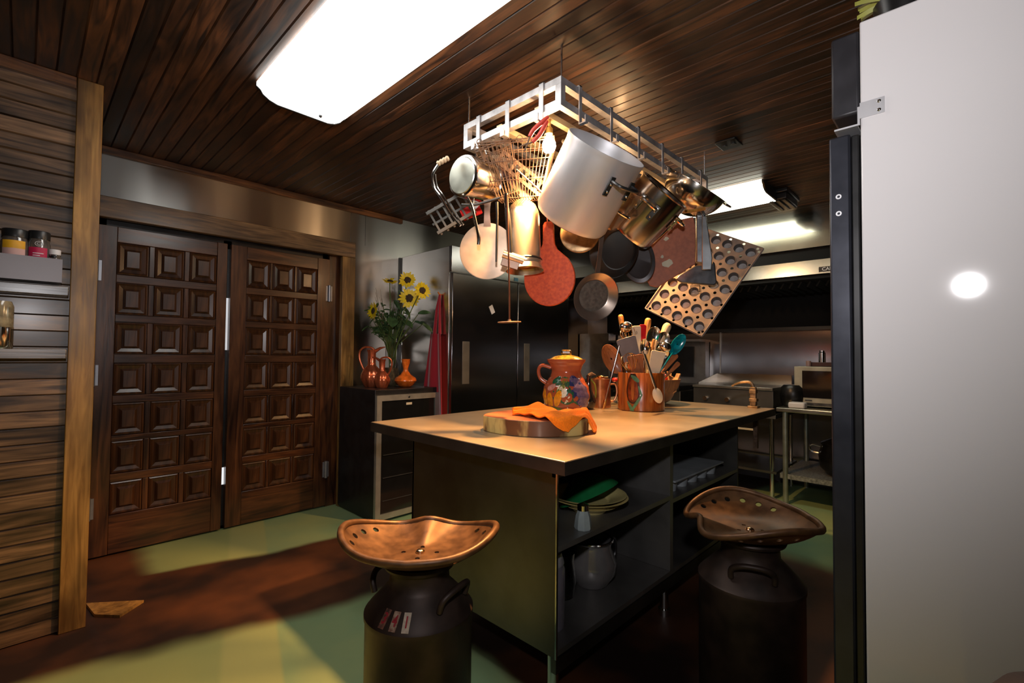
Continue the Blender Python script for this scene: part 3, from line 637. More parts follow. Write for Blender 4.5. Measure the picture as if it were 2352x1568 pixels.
# orange cloth draped over its right end
ctr = (A1 + A0) / 2
FE = sorted([((Vector((x, y, 0)) - A0).dot((A1 - A0).normalized()) / (A1 - A0).length, (Vector((x, y, 0)) - A0).dot(bk)) for x, y in pl if (Vector((x, y, 0)) - A0).dot(bk) < .03])
def edge(k):
    for (a, da), (b, db) in zip(FE, FE[1:]):
        if a <= k <= b: return da + (db - da) * (k - a) / max(1e-6, b - a)
    return FE[0][1] if k < FE[0][0] else FE[-1][1]
def cloth(u, v):
    # u along the board to beyond its right end, v from back to front; a corner flap hangs over the front face
    k = .28 + u * .80; tri = max(0, min((k - .34) / .46, (1.0 - k) / .16, 1))
    back_ = .05 + .13 * min(1, u * 4); front = .035 * (1 - tri) - .062 * tri - (0 if k > 1 else 0)
    ed = .010 - edge(k); d = back_ + (front - ed * max(tri, min(1, max(0, k - .3) * 1.5)) - back_) * v; p = A0.lerp(A1, k) + bk * max(d, -ed)
    z = ZT + .071 + .007 * math.sin(u * 8 + v * 4) + .012 * math.sin(v * 7 + u * 6) ** 2 + .014 * math.exp(-((u - .3) / .2) ** 2) * (1 - v) + .004 * math.sin(u * 31 + v * 6)
    over = max(0, -d - ed); z -= over * .9 + (.006 if over > 0 else 0); orr = max(0, k - .98); z -= orr * .45 + orr * orr * 3
    wob = .005 * math.sin(u * 25 + z * 60) * (over > 0)
    return (p.x + bk.x * wob, p.y + bk.y * wob, max(ZT + .006, z))
o = MB().surf(cloth, 40, 30, .005).build('dish_cloth', pbr('orange_cloth', (.92, .20, .001), .95, scale=160, var=.1, bump=.2), ang=80)
single(o, 'bright orange dish cloth lying across the slab board', 'cloth')

# painted clay jug
def jr(z):
    P_ = [(0, .095), (.015, .105), (.05, .124), (.095, .133), (.14, .126), (.18, .105), (.205, .088), (.23, .082), (.255, .088), (.29, .108), (.297, .110)]
    for (a_, ra), (b2, rb) in zip(P_, P_[1:]):
        if a_ <= z <= b2:
            k = (z - a_) / (b2 - a_); k = k * k * (3 - 2 * k); return ra + (rb - ra) * k
    return P_[-1][1]
jc = at(1300, 925, 2.66); jc = Vector((jc.x, jc.y, ZT))
t = thing('painted_jug', 'painted clay jug with orange and purple flowers and a yellow lid', 'jug', jc, basis(Vector((0, 0, 1)), Vector((-jc.x, -jc.y, 0))))
JT = pbr('jug_clay', (.42, .09, .035), .18, coat=.6, var=.12); COLS = [JT] + [pbr(n_, c_, .2, coat=.6, var=.2, scale=60) for n_, c_ in (('petal_orange', (.85, .30, .01)), ('leaf_green', (.02, .11, .05)), ('petal_purple', (.14, .10, .20)), ('petal_white', (.75, .68, .50)), ('leaf_light', (.16, .20, .03)), ('deep_blue', (.03, .04, .14)), ('pink_tint', (.62, .30, .24)))]
mb = MB(); prof = [(.0001, 0)] + [(jr(i * .297 / 40), i * .297 / 40) for i in range(41)]; mb.lathe(shell(prof, .006), 56)
def petal(th, z, w_, h, rot, mi, k=.0012):
    """ellipse patch painted on the jug; th in degrees from the camera side, z height"""
    mb.mi = mi; nn = 18; c = []
    for rr_ in (0.0, .5, 1.0):
        for i in range(nn):
            a_ = 2 * math.pi * i / nn; u_ = rr_ * w_ * math.cos(a_); v_ = rr_ * h * math.sin(a_)
            du = u_ * math.cos(rot) - v_ * math.sin(rot); dz = u_ * math.sin(rot) + v_ * math.cos(rot)
            zz = min(.29, max(.004, z + dz)); q = jr(zz) + k; ang = R(th) + du / .13
            c.append((q * math.cos(ang), q * math.sin(ang), zz))
    mb.add(c, [(r_ * nn + i, r_ * nn + (i + 1) % nn, (r_ + 1) * nn + (i + 1) % nn, (r_ + 1) * nn + i) for r_ in range(2) for i in range(nn)])
# local x axis faces the camera; +th goes to picture right
petal(0, .105, .075, .10, .2, 2, .0008); petal(-10, .128, .026, .036, .3, 4, .0013); petal(-40, .145, .030, .016, .4, 7, .0009)
for th, z, rt in ((-62, .092, .30), (-42, .072, .0), (-20, .086, -.30)): petal(th, z, .0195, .046, rt, 1, .0016)
petal(-30, .185, .032, .016, .5, 2, .0018); petal(-10, .155, .018, .05, -.6, 5, .0012); petal(-22, .026, .05, .012, -.2, 5, .0014)
petal(38, .12, .052, .10, .5, 6, .0012)
for th, z, w_, h, rt in ((22, .185, .028, .025, .3), (35, .165, .032, .03, -.2), (30, .14, .03, .02, .2), (48, .13, .034, .028, .5), (38, .105, .03, .022, -.4), (55, .09, .034, .03, .4), (44, .07, .032, .022, .2), (60, .055, .03, .025, 0), (52, .035, .026, .018, .3)): petal(th, z, w_, h, rt, 3, .0019)
for k in range(6): petal(6 + rnd.uniform(-8, 12), rnd.uniform(.02, .11), .004, .008, rnd.uniform(-1, 1), 4, .0022)
mb.build('body', COLS, t)
MB().tube([(.0 + .01, -.085, .25), (.01, -.135, .262), (.01, -.155, .235), (.01, -.145, .19), (.01, -.112, .165)], [.011, .010, .010, .011, .013], 10).build('handle', JT, t)
YG = pbr('lid_glaze', (.55, .36, .05), .22, coat=.6, scale=35, var=.6)
MB().lathe([(.0001, .292), (.092, .292), (.095, .298), (.07, .312), (.03, .322), (.0001, .324)], 40).build('lid', YG, t)
MB().box((0, 0, .336), (.05, .06, .03)).build('lid_knob', pbr('lid_knob_glaze', (.20, .10, .02), .25, coat=.6, scale=50, var=.8), t, bevel=.010)

# copper mug and black bird cruet behind jug
mc = at(1378, 930, 2.95); mc = Vector((mc.x, mc.y, ZT))
CMUG = pbr('dull_copper', (.45, .20, .10), .3, .8, scale=20, var=.25)
t = thing('copper_mug', 'tall copper mug just right of the painted jug', 'mug', mc, basis(Vector((0, 0, 1)), CR))
MB().lathe(shell([(.0001, 0), (.066, 0), (.068, .006), (.062, .17), (.064, .175)], .003), 36).build('body', CMUG, t)
MB().tube([(.062, 0, .14), (.095, 0, .14), (.105, 0, .09), (.09, 0, .045), (.066, 0, .035)], .006, 8).build('handle', CMUG, t)
sp = thing('copper_ladle', 'small brass ladle lying across the copper mug', 'ladle', mc + Vector((0, 0, .182)), basis(Vector((0, 0, 1)), CR))
MB().tube([(-.10, -.02, -.035), (-.03, -.005, -.0), (.05, .0, .003)], .004, 8).build('handle', pbr('brass', (.75, .45, .15), .2, 1), sp)
MB().ball((.0, 0, .006), .026, 14, (1, 1, .4)).build('bowl', pbr('brass', (.75, .45, .15)), sp)
bc_ = at(1352, 915, 2.82); bc_ = Vector((bc_.x, bc_.y, ZT))
t = thing('ceramic_bird', 'glossy black long-necked bird cruet between jug and copper mug', 'cruet', bc_, basis(Vector((0, 0, 1)), CR))
GB = pbr('black_glaze', (.008, .009, .010), .08, coat=1)
MB().lathe([(.0001, 0), (.028, 0), (.042, .03), (.045, .055), (.030, .09), (.018, .12), (.013, .16), (.012, .19), (.016, .2), (.0001, .21)], 28).build('body', GB, t)
MB().tube([(.0, 0, .198), (.018, 0, .212), (.042, 0, .205)], [.014, .010, .003], 8).build('beak', RUST, t)
MB().tube([(.01, 0, .18), (.034, 0, .15), (.042, 0, .11), (.04, 0, .07)], .005, 8).build('neck_stripe', pbr('olive', (.20, .22, .03), .3), t)

# wooden utensil crock
cc = at(1472, 935, 2.84); cc = Vector((cc.x, cc.y, ZT)); CRR = .137; CH = .222
t = thing('utensil_crock', 'turned wooden crock with carved green-leafed flower, full of utensils', 'crock', cc, basis(Vector((0, 0, 1)), Vector((-cc.x, -cc.y, 0))))
CWD = wood('crock_wood', (.20, .045, .008), (.42, .13, .025), 'z', .22, sc=1.6, coat=.8, knots=False)
cm = [CWD, pbr('carved_green', (.07, .22, .11), .45, var=.3, scale=50), pbr('carved_dark', (.035, .010, .005), .35, coat=.4), pbr('carved_mid', (.20, .035, .008), .3, coat=.5, scale=40, var=.5)]
mb = MB().lathe(shell([(.0001, 0), (CRR - .004, 0), (CRR, .004), (CRR, CH - .003), (CRR - .002, CH)], .012), 56)
def cpoly(pts, mi, k):
    mb.mi = mi; c = [((CRR + k) * math.cos(x / CRR), (CRR + k) * math.sin(x / CRR), z) for x, z in pts]; mb.add(c, [tuple(range(len(c)))])
def blob(cx, cz, w_, h, mi, k, rot=0, sq=1.0, nn=22):
    mb.mi = mi; c = []
    for rr_ in (0, .34, .67, 1):
        for i in range(nn):
            a_ = 2 * math.pi * i / nn; u_ = rr_ * w_ * math.cos(a_) * (1 - .25 * math.sin(a_) * sq); v_ = rr_ * h * math.sin(a_)
            x = cx + u_ * math.cos(rot) - v_ * math.sin(rot); z = cz + u_ * math.sin(rot) + v_ * math.cos(rot)
            z = min(CH - .004, max(.003, z)); c.append(((CRR + k) * math.cos(x / CRR), (CRR + k) * math.sin(x / CRR), z))
    mb.add(c, [(r_ * nn + i, r_ * nn + (i + 1) % nn, (r_ + 1) * nn + (i + 1) % nn, (r_ + 1) * nn + i) for r_ in range(3) for i in range(nn)])
blob(-.045, .135, .040, .092, 2, .0015); blob(-.045, .125, .030, .072, 3, .0026)
blob(-.046, .125, .009, .060, 0, .0034); blob(-.033, .19, .012, .030, 1, .003, .9); blob(-.005, .12, .006, .030, 1, .003, .3)
blob(-.020, .055, .008, .055, 1, .0032, -.55); blob(-.062, .03, .009, .034, 1, .0032, .5); blob(-.05, .012, .012, .012, 1, .0036)
mb.build('body', cm, t)

def utensil(name, label, cat, p0, p1, build):
    """p0 foot inside crock, p1 tip; local z runs foot->tip, local x toward picture right, -y toward camera"""
    z = (p1 - p0); t = thing(name, label, cat, p0, basis(z, CR)); build(t, z.length); return t
DC = 2.84
def up(px_, py_, dd=0.0): return at(px_, py_, DC + dd)
def foot(dx, dy): return cc + CR * dx + Vector((CF.x, CF.y, 0)) * dy + Vector((0, 0, .02))
def handle(t, z0, z1, r0, r1, mat, name='handle', flat=False):
    MB().tube([(0, 0, z0), (0, 0, z0 + (z1 - z0) * .25), (0, 0, z0 + (z1 - z0) * .75), (0, 0, z1 - r1 * .5), (0, 0, z1)], [r0, r0 * 1.05, r1, r1 * .9, r1 * .4], 10).build(name, mat, t)
def blade(t, z0, z1, w0, w1, mat, name='blade', th=.006, rc=.012):
    def f(k): return w0 + (w1 - w0) * k
    pts = [(-f(0) / 2, z0), (f(0) / 2, z0), (f(1) / 2, z1 - rc), (f(1) / 2 - rc * .3, z1 - rc * .3), (f(1) / 2 - rc, z1), (-f(1) / 2 + rc, z1), (-f(1) / 2 + rc * .3, z1 - rc * .3), (-f(1) / 2, z1 - rc)]
    M = Matrix(((1, 0, 0, 0), (0, 0, 1, 0), (0, 1, 0, 0), (0, 0, 0, 1)))
    MB().prism(pts, -th / 2, th / 2, M).build(name, mat, t, bevel=th * .3)
def bowlhead(t, zc, w_, h, mat, dpt=.012, name='bowl', flip=1):
    MB().surf(lambda u, v: (w_ / 2 * u * math.cos(2 * math.pi * v), flip * dpt * (1 - u * u), zc + h / 2 * u * math.sin(2 * math.pi * v)), 7, 24, .002, True).build(name, mat, t)
def u_spatula(bmat, hmat, bl, w0, w1, hr=.006):
    def f(t, L_): handle(t, 0, L_ - bl + .005, hr, hr, hmat); blade(t, L_ - bl, L_, w0, w1, bmat)
    return f
def u_spoon(bmat, hmat, w_, h, hr=.005, dpt=.014, flip=1):
    def f(t, L_): handle(t, 0, L_ - h + .01, hr, hr * .8, hmat); bowlhead(t, L_ - h / 2, w_, h, bmat, dpt, flip=flip)
    return f
def u_stick(hmat, hl, hr, shmat=POL):
    def f(t, L_): handle(t, 0, L_ - hl + .002, .004, .004, shmat, 'shaft'); handle(t, L_ - hl, L_, hr * .8, hr, hmat)
    return f
def u_whisk(t, L_):
    handle(t, 0, L_ - .14, .009, .008, POL)
    mb = MB()
    for k in range(7):
        a_ = math.pi * k / 7; ca, sa = math.cos(a_), math.sin(a_)
        mb.tube([(ca * x, sa * x, L_ - .14 + z) for x, z in ((.004, 0), (.030, .04), (.050, .085), (.042, .118), (.0, .138), (-.042, .118), (-.050, .085), (-.030, .04), (-.004, 0))], .0016, 6)
    mb.build('wire_loop', pbr('brass', (.75, .45, .15)), t)
def u_ladle(w_):
    def f(t, L_):
        handle(t, 0, L_ - .02, .005, .004, POL)
        MB().ball((0, -.02, L_ - w_ * .4), w_ / 2, 20, (1, .7, .8)).build('bowl', CHROME, t)
    return f
U = [
 ('wooden_spoon', 'large round brown wooden spoon leaning left out of the crock', 'spoon', foot(-.03, .02), up(1390, 792, .0), u_spoon(WOODB, WOODB, .105, .19, .008, .02)),
 ('wooden_handled_masher', 'utensil with an orange wood grip, leftmost and tallest in the crock', 'utensil', foot(-.05, .03), up(1425, 722, .03), u_stick(WOODH, .11, .017)),
 ('steel_ladle', 'round steel ladle head beside the leftmost wood grip', 'ladle', foot(-.03, .04), up(1434, 738, .01), u_ladle(.082)),
 ('wire_whisk', 'brass wire whisk standing in the left of the crock', 'whisk', foot(-.02, .0), up(1441, 745, 0), u_whisk),
 ('slotted_turner', 'translucent grey spatula with a wide square blade', 'spatula', foot(.02, -.03), up(1437, 775, -.06), u_spatula(pbr('grey_silicone', (.20, .19, .20), .3, coat=.3), BLACK, .14, .10, .118)),
 ('silicone_spatula', 'tall narrow white spatula near the red one', 'spatula', foot(.0, .0), up(1461, 748, -.02), u_spatula(CREAM, WOODP, .165, .040, .056)),
 ('red_scraper', 'red bladed scraper between white spatula and wood grip', 'spatula', foot(.01, .02), up(1476, 745, -.01), u_spatula(REDP, POL, .10, .036, .046)),
 ('wooden_handled_masher', 'utensil with an orange wood grip in the middle of the crock', 'utensil', foot(.0, .05), up(1489, 730, .04), u_stick(WOODH, .13, .020)),
 ('serving_spoon', 'polished steel serving spoon with deep bowl at centre', 'spoon', foot(.01, .01), up(1506, 750, .0), u_spoon(CHROME, POL, .085, .125)),
 ('steel_tongs', 'flat steel tongs upright in front of the serving spoon', 'tongs', foot(.03, -.02), up(1488, 785, -.03), u_spatula(POL, POL, .20, .020, .032)),
 ('pale_wooden_spoon', 'pale wood handled utensil leaning right above the teal spoon', 'utensil', foot(-.02, .03), up(1535, 742, .03), u_stick(WOODP, .13, .026)),
 ('slotted_steel_spoon', 'shiny steel spoon beside the pale wood handle', 'spoon', foot(-.01, .0), up(1530, 762, .0), u_spoon(CHROME, POL, .085, .13)),
 ('teal_spoon', 'glossy teal plastic spoon leaning far right', 'spoon', foot(-.02, .0), up(1572, 768, -.03), u_spoon(TEAL, TEAL, .072, .14, .006, .012, 1)),
 ('cream_spatula', 'wide cream spatula in front on the right', 'spatula', foot(.01, -.07), up(1513, 806, -.10), u_spatula(CREAM, CREAM, .13, .066, .086, .010)),
 ('wooden_paddle', 'flat reddish brown wooden paddle in front of the whisk', 'paddle', foot(-.0, -.05), up(1458, 815, -.07), u_spatula(WOODB, WOODB, .17, .055, .095, .012)),
 ('wooden_fork', 'dark brown wooden fork leaning right below the teal spoon', 'fork', foot(-.02, .03), up(1553, 812, .03), u_spatula(WOODB, WOODB, .12, .025, .045, .008)),
 ('brown_spurtle', 'thin brown wooden spurtle rightmost in the crock', 'stick', foot(.0, .05), up(1560, 832, .05), u_spatula(WOODB, WOODB, .12, .014, .03, .006)),
 ('small_steel_spoon', 'small steel piece with bright ring at the left front', 'utensil', foot(-.06, -.03), up(1434, 826, -.04), u_spoon(CHROME, POL, .05, .12)),
 ('measuring_spoon', 'small round steel measuring cup on the right', 'spoon', foot(.02, .0), up(1526, 795, -.04), u_spoon(CHROME, POL, .08, .08)),
 ('wooden_stick', 'thin pale stick standing in front of the serving spoon', 'brush', foot(.03, .0), up(1508, 780, -.02), u_stick(WOODP, .06, .006)),
 ('steel_spoon', 'plain steel spoon with bronze reflections left of the tongs', 'spoon', foot(.02, -.04), up(1480, 778, -.05), u_spoon(CHROME, POL, .05, .10)),
 ('steel_strainer', 'round steel strainer bowl below the pale wood handle', 'strainer', foot(-.01, -.02), up(1530, 785, -.03), u_ladle(.075)),
 ('wooden_rod', 'slim orange wooden rod between the serving spoon and the tongs', 'stick', foot(.01, -.01), up(1502, 778, -.03), u_stick(WOODH, .07, .009)),
 ('balloon_whisk', 'small steel balloon whisk at the left front of the crock', 'whisk', foot(-.03, -.05), up(1442, 808, -.05), u_whisk),
 ('cooking_thermometer', 'small white tipped tool behind the tongs', 'utensil', foot(.0, .0), up(1481, 803, -.05), u_spatula(CREAM, POL, .05, .018, .022)),
]
for u_ in U: utensil(*u_)
# long rods leaning outside the crock
q0 = onp(1384, 940, 'z', ZT + .008); q0 = at(1385, 935, 2.73); q0.z = ZT + .012; q1 = at(1423, 792, 2.74)
utensil('steel_rod', 'long steel rod with a gold tip leaning outside the crock on the left', 'skewer', q1, q0, lambda t, L_: (handle(t, 0, L_ - .05, .005, .005, POL, 'shaft'), handle(t, L_ - .055, L_, .009, .006, pbr('brass', (.75, .45, .15)), 'tip')))
q1 = at(1476, 806, 2.64); q0 = at(1516, 925, 2.665)
utensil('long_serving_spoon', 'long cream spoon hanging over the front rim of the crock', 'spoon', q1, q0, lambda t, L_: (handle(t, 0, L_ - .05, .005, .006, POL), MB().tube([(.008, 0, .02), (.008, 0, L_ - .06)], .003, 6).build('twin_rod', POL, t), bowlhead(t, L_ - .045, .052, .09, CREAM, .01)))

# clay bowls of bark / dried chiles behind crock
bk0 = at(1486, 935, 3.17); bk0 = Vector((bk0.x, bk0.y, ZT))
t = thing('clay_bowl', 'wide brown wooden bowl behind the utensil crock', 'bowl', bk0)
MB().lathe(shell([(.0001, 0), (.10, 0), (.15, .03), (.20, .12), (.215, .17)], .010), 44).build('bowl', wood('bowl_wood', (.12, .05, .025), (.25, .12, .06), 'z', .5, knots=False), t)
mb = MB()
for i in range(130):
    a_ = rnd.uniform(0, 6.28); r_ = math.sqrt(rnd.random()) * .19; c = Vector((r_ * math.cos(a_), r_ * math.sin(a_), rnd.uniform(.13, .24) - r_ * .25))
    mb.box(c, (rnd.uniform(.02, .035), .008, rnd.uniform(.04, .075)), Matrix.Rotation(rnd.uniform(0, 6), 3, 'Z') @ Matrix.Rotation(rnd.uniform(-1, 1), 3, 'X') @ Matrix.Rotation(rnd.uniform(-1, 1), 3, 'Y'))
o = mb.build('dried_husks', pbr('husk', (.45, .26, .12), .7, var=.4, scale=20)); o['kind'] = 'stuff'
single(o, 'pale brown dried husks heaped in the wooden bowl', 'dried husks', bk0)
o['kind'] = 'stuff'
pq = at(1527, 868, 3.12); single(MB().ball((0, 0, 0), .028, 16).build('red_ornament', pbr('red_gloss', (.45, .02, .015), .1, coat=1)), 'glossy red ball on top of the husks, right of the crock', 'ball', pq)
pq = at(1412, 872, 3.10); single(MB().ball((0, 0, 0), .020, 16, (1, 1, .8)).build('red_candy', pbr('red_gloss', (.45, .02, .015))), 'small red piece on the husks, left of the crock', 'ball', pq)

# ================================================================ POT RACK
RX0, RX1, RY0, RY1, RZ0, RZ1 = 1.415, 2.84, 1.12, 1.70, 2.185, 2.30
t = rack_ = thing('pot_rack', 'rectangular whitish metal pot rack hung below the ceiling over the island', 'pot rack', (RX0, RY0, RZ0))
W, D, H = RX1 - RX0, RY1 - RY0, RZ1 - RZ0; q = .028
for z in (0, H - q):
    MB().span((0, 0, z), (W, q, z + q)).span((0, D - q, z), (W, D, z + q)).span((0, q, z), (q, D - q, z + q)).span((W - q, q, z), (W, D - q, z + q)).build('ring', GREYMET, t)
for x in (0, W - q):
    for y in (0, D - q): MB().span((x, y, q + .0005), (x + q, y + q, H - q - .0005)).build('corner_post', GREYMET, t)
for x in (.02, W - .02):
    for y in (.014, D - .014): MB().tube([(x, y, H), (x, y, CEIL - RZ0)], .004, 8).build('hanger_rod', CHROME, t)
def strap(p, axis, drop=.05, w_=.022):
    """flat strap hook over both rails at rail coordinate p"""
    mb = MB(); o_ = -.004
    if axis == 'y':   # on the left rail (x = 0 side), p along y
        mb.span((o_ - .004, p - w_ / 2, -drop), (o_, p + w_ / 2, H + .006)).span((o_ - .004, p - w_ / 2, H + .002), (q, p + w_ / 2, H + .006)).span((o_ - .03, p - w_ / 2, -drop - .004), (o_, p + w_ / 2, -drop)).span((o_ - .034, p - w_ / 2, -drop - .004), (o_ - .03, p + w_ / 2, -drop + .025))
    else:
        mb.span((p - w_ / 2, o_ - .004, -drop), (p + w_ / 2, o_, H + .006)).span((p - w_ / 2, o_ - .004, H + .002), (p + w_ / 2, q, H + .006)).span((p - w_ / 2, o_ - .03, -drop - .004), (p + w_ / 2, o_, -drop)).span((p - w_ / 2, o_ - .034, -drop - .004), (p + w_ / 2, o_ - .03, -drop + .025))
    mb.build('strap_hook', GREYMET, t)
for y in (1.591, 1.405, 1.215): strap(y - RY0, 'y', .04)
for x in (1.533, 1.764, 2.003, 2.245, 2.474, 2.724): strap(x - RX0, 'x', .035, .018)
# inner bars carrying the lamps
MB().span((q, .132, .03), (W - q, .160, .055)).build('lamp_bar', pbr('cream_conduit', (.55, .45, .28), .4, .4), t)
BULBM = pbr('glowing_bulb', (1, .7, .4), .3, var=0, emit=(1, .58, .27), es=BULB)
SOCK = pbr('brass_socket', (.6, .42, .15), .3, .9)
def bulb(loc, label):
    t = thing('light_bulb', label, 'light bulb', loc)
    MB().tube([(0, 0, 0), (0, 0, -.035)], .007, 8).lathe([(.008, -.03), (.015, -.038), (.016, -.062), (.0001, -.063)], 16).build('socket', SOCK, t)
    MB().lathe([(.012, -.0635), (.014, -.075), (.027, -.098), (.029, -.115), (.021, -.135), (.0001, -.143)], 20).build('glass_envelope', BULBM, t)
    return t
def down_fill(t, loc, w_):
    # warm downward spot added below a bulb to light the counter
    l = bpy.data.lights.new('counter_fill', 'SPOT'); l.energy = w_; l.color = (1, .50, .17); l.spot_size = R(150); l.spot_blend = .9; l.shadow_soft_size = .03
    o = bpy.data.objects.new('counter_fill', l); COL.objects.link(o); o.location = loc
bl = at(1264, 292, 1.99)
down_fill(bulb((1.520, 1.265, 2.214), 'bare glowing bulb under the front end of the pot rack'), (1.520, 1.265, 2.06), FILL_DOWN)
down_fill(bulb((2.46, 1.49, 2.214), 'unseen bulb added in the far half of the pot rack, behind the pots'), (2.46, 1.49, 2.06), FILL_DOWN * .35)  # extra bulb and spot added to light the middle of the counter
MB().span((q, .355, .03), (W - q, .385, .055)).build('lamp_bar', pbr('cream_conduit', (.55, .45, .28)), rack_)  # bar added to carry the extra bulb

def wirehook(p_top, p_bot):
    mb = MB(); mb.tube([p_top, p_top.lerp(p_bot, .5) + Vector((0, 0, 0)), p_bot], .0025, 6); return mb

# --- 1 aluminium stock pot
ax = V(.40, .78, .56).normalized(); bs = basis(ax, CR)
rimc = at(1394, 338, 1.90); h = .335; rr = .165; bot = rimc - ax * h
t = thing('stock_pot', 'huge dull aluminium stock pot hanging tilted from the rack front', 'pot', bot, bs)
MB().lathe(shell([(.0001, 0), (rr - .028, 0), (rr - .010, .008), (rr, .028), (rr, h - .03), (rr + .003, h - .012), (rr + .004, h)], .004), 64).build('body', ALU, t)
def loop_handle(t, ang, r, z, w_, out, mat, rad=.007, name='handle', drop=0.0, plates=True):
    a_ = R(ang); e = Vector((math.cos(a_), math.sin(a_), 0)); s_ = Vector((-math.sin(a_), math.cos(a_), 0)); c = e * r + Vector((0, 0, z))
    pts = [c + s_ * (-w_ / 2), c + s_ * (-w_ / 2) + e * out * .6 + Vector((0, 0, drop * .5)), c + s_ * (-w_ / 3) + e * out + Vector((0, 0, drop)), c + s_ * (w_ / 3) + e * out + Vector((0, 0, drop)), c + s_ * (w_ / 2) + e * out * .6 + Vector((0, 0, drop * .5)), c + s_ * (w_ / 2)]
    mb = MB().tube(pts, rad, 8)
    if plates:
        for k in (-1, 1):
            pc = c + s_ * (k * w_ / 2) + e * .002; Rm = Matrix((s_, Vector((0, 0, 1)), e)).transposed()
            mb.box(pc - Vector((0, 0, .022)), (.022, .075, .006), Rm)
    o = mb.build(name, mat, t)
    if plates:
        for k in (-1, 1):
            for dz in (-.012, -.042):
                pc = c + s_ * (k * w_ / 2) + e * .006 + Vector((0, 0, dz)); MB().ball(pc, .006, 10).build('rivet', CHROME, o)
    return o
# local angle of a point toward the camera side right
loop_handle(t, -62, rr + .003, h - .075, .11, .052, GUN, .0075)
loop_handle(t, 118, rr + .003, h - .075, .11, .052, GUN, .0075)

# --- 2 small steel saucepan, bottom showing, hung at the rack's left corner
ax = V(.62, .02, -.72).normalized()   # bottom -> rim points right and away
c0 = at(1061, 403, 2.06)
t = thing('saucepan', 'small polished saucepan hanging sideways with its base showing, far left of the rack', 'saucepan', c0, basis(ax, CU))
r_ = .092
MB().lathe(shell([(.0001, 0), (r_ - .012, 0), (r_ - .003, .004), (r_, .014), (r_, .15), (r_ + .005, .155)], .003), 48).build('body', POL, t)
MB().lathe([(.0001, -.004), (r_ - .015, -.004), (r_ - .012, -.0005), (.0001, -.0004)], 48).build('base_disc', pbr('satin_base', (.70, .72, .62), .32, 1), t)
loop_handle(t, 8, r_ + .002, .105, .07, .035, CHROME, .005, plates=False)
# --- 3 chrome crank with wooden knob in front of food mill grate
a_ = [at(1030, 366, 2.05), at(1008, 376, 2.05), at(993, 402, 2.05), at(997, 430, 2.05), at(1012, 452, 2.05), at(1035, 490, 2.06), at(1058, 518, 2.06)]
t = thing('bail_handle', 'curved chrome rod handle with a turned wooden grip at the rack left end', 'handle')
MB().tube(a_[1:], .006, 8).tube([p + V(.012, .004, 0) for p in a_[2:]], .004, 8).build('rod', CHROME, t)
g0, g1 = at(1004, 377, 2.05), at(1031, 362, 2.05); gp = [g0.lerp(g1, i / 8) for i in range(9)]
MB().tube(gp, [.008, .0125, .009, .0125, .009, .0125, .009, .0125, .008], 12).build('wooden_grip', WOODP, t)
# --- 4 grey steel lattice (trivet / rack) behind
e1 = V(.064, .036, .02) * 1.0; c = at(1036, 488, 2.14)
X_ = V(.86, .50, 0).normalized(); Y_ = V(.5, -.86, .1).normalized()
t = thing('cooling_rack', 'dark grey slatted metal rack hanging at an angle below the saucepan', 'rack', c, Matrix((X_, Y_, X_.cross(Y_))).transposed())
mb = MB()
for k in range(2): mb.box((0, -.052 + k * .104, 0), (.20, .014, .008))
for k in range(6): mb.box((-.085 + k * .034, 0, .009), (.009, .13, .007))
mb.box((0, 0, .018), (.2, .010, .006)); mb.build('slat_frame', pbr('grey_slat', (.10, .095, .085), .45, .4), t)
t = thing('oven_mitt', 'small red and white cloth pad tucked behind the slatted rack', 'potholder', at(1082, 486, 2.19), basis(V(.1, .1, 1), V(.9, .4, 0)))
MB().box((0, 0, 0), (.095, .055, .012)).build('pad', pbr('red_cloth', (.62, .01, .008), .8), t, bevel=.004)
MB().box((.03, .02, .003), (.05, .03, .012), Matrix.Rotation(.5, 3, 'Z')).build('white_binding', WHITE, t, bevel=.003)

# --- 5 nested rusty wire baskets
def wbasket(label, c, bs, w0, d0, w1, d1, h, n1, n2, cat='basket'):
    t = thing('wire_basket', label, cat, c, bs); mb = MB()
    def ring(k): w_ = w0 + (w1 - w0) * k; d_ = d0 + (d1 - d0) * k; z = h * (1 - k); return [(-w_ / 2, -d_ / 2, z), (w_ / 2, -d_ / 2, z), (w_ / 2, d_ / 2, z), (-w_ / 2, d_ / 2, z)]
    for k, r_ in ((0, .0035), (.04, .003), (.35, .0018), (.68, .0018), (1, .0025)): mb.tube(ring(k), r_, 6, True)
    a_, b2 = ring(0), ring(1)
    for s_ in range(4):
        nn = n1 if s_ % 2 == 0 else n2
        for i in range(nn + 1):
            k = i / nn; mb.tube([Vector(a_[s_]).lerp(Vector(a_[(s_ + 1) % 4]), k), Vector(b2[s_]).lerp(Vector(b2[(s_ + 1) % 4]), k)], .0016, 5)
    for i in range(1, n1): k = i / n1; mb.tube([Vector(b2[0]).lerp(Vector(b2[1]), k), Vector(b2[3]).lerp(Vector(b2[2]), k)], .0016, 5)
    for i in range(0, n1, 3):  # curled loops on the rim
        p = Vector(a_[0]).lerp(Vector(a_[1]), (i + .5) / n1); mb.tube([p + Vector((.012 * math.cos(q_), 0, .012 * math.sin(q_) + .004)) for q_ in [j * math.pi / 6 for j in range(12)]], .0016, 5, True)
    mb.build('wire_body', RUST, t); return t
axb = V(.03, 1, -.08).normalized(); X_ = V(.94, -.22, .15)
wbasket('rusty tapered wire basket hanging under the rack left end', at(1195, 458, 2.12), basis(V(-.05, .97, .12), V(.95, -.28, .1)), .33, .16, .19, .11, .235, 17, 8)
wbasket('second rusty wire basket crammed inside the first, leaning left', at(1168, 450, 2.14), basis(V(-.30, .92, .1), V(.93, .25, .1)), .16, .12, .10, .08, .22, 8, 6)
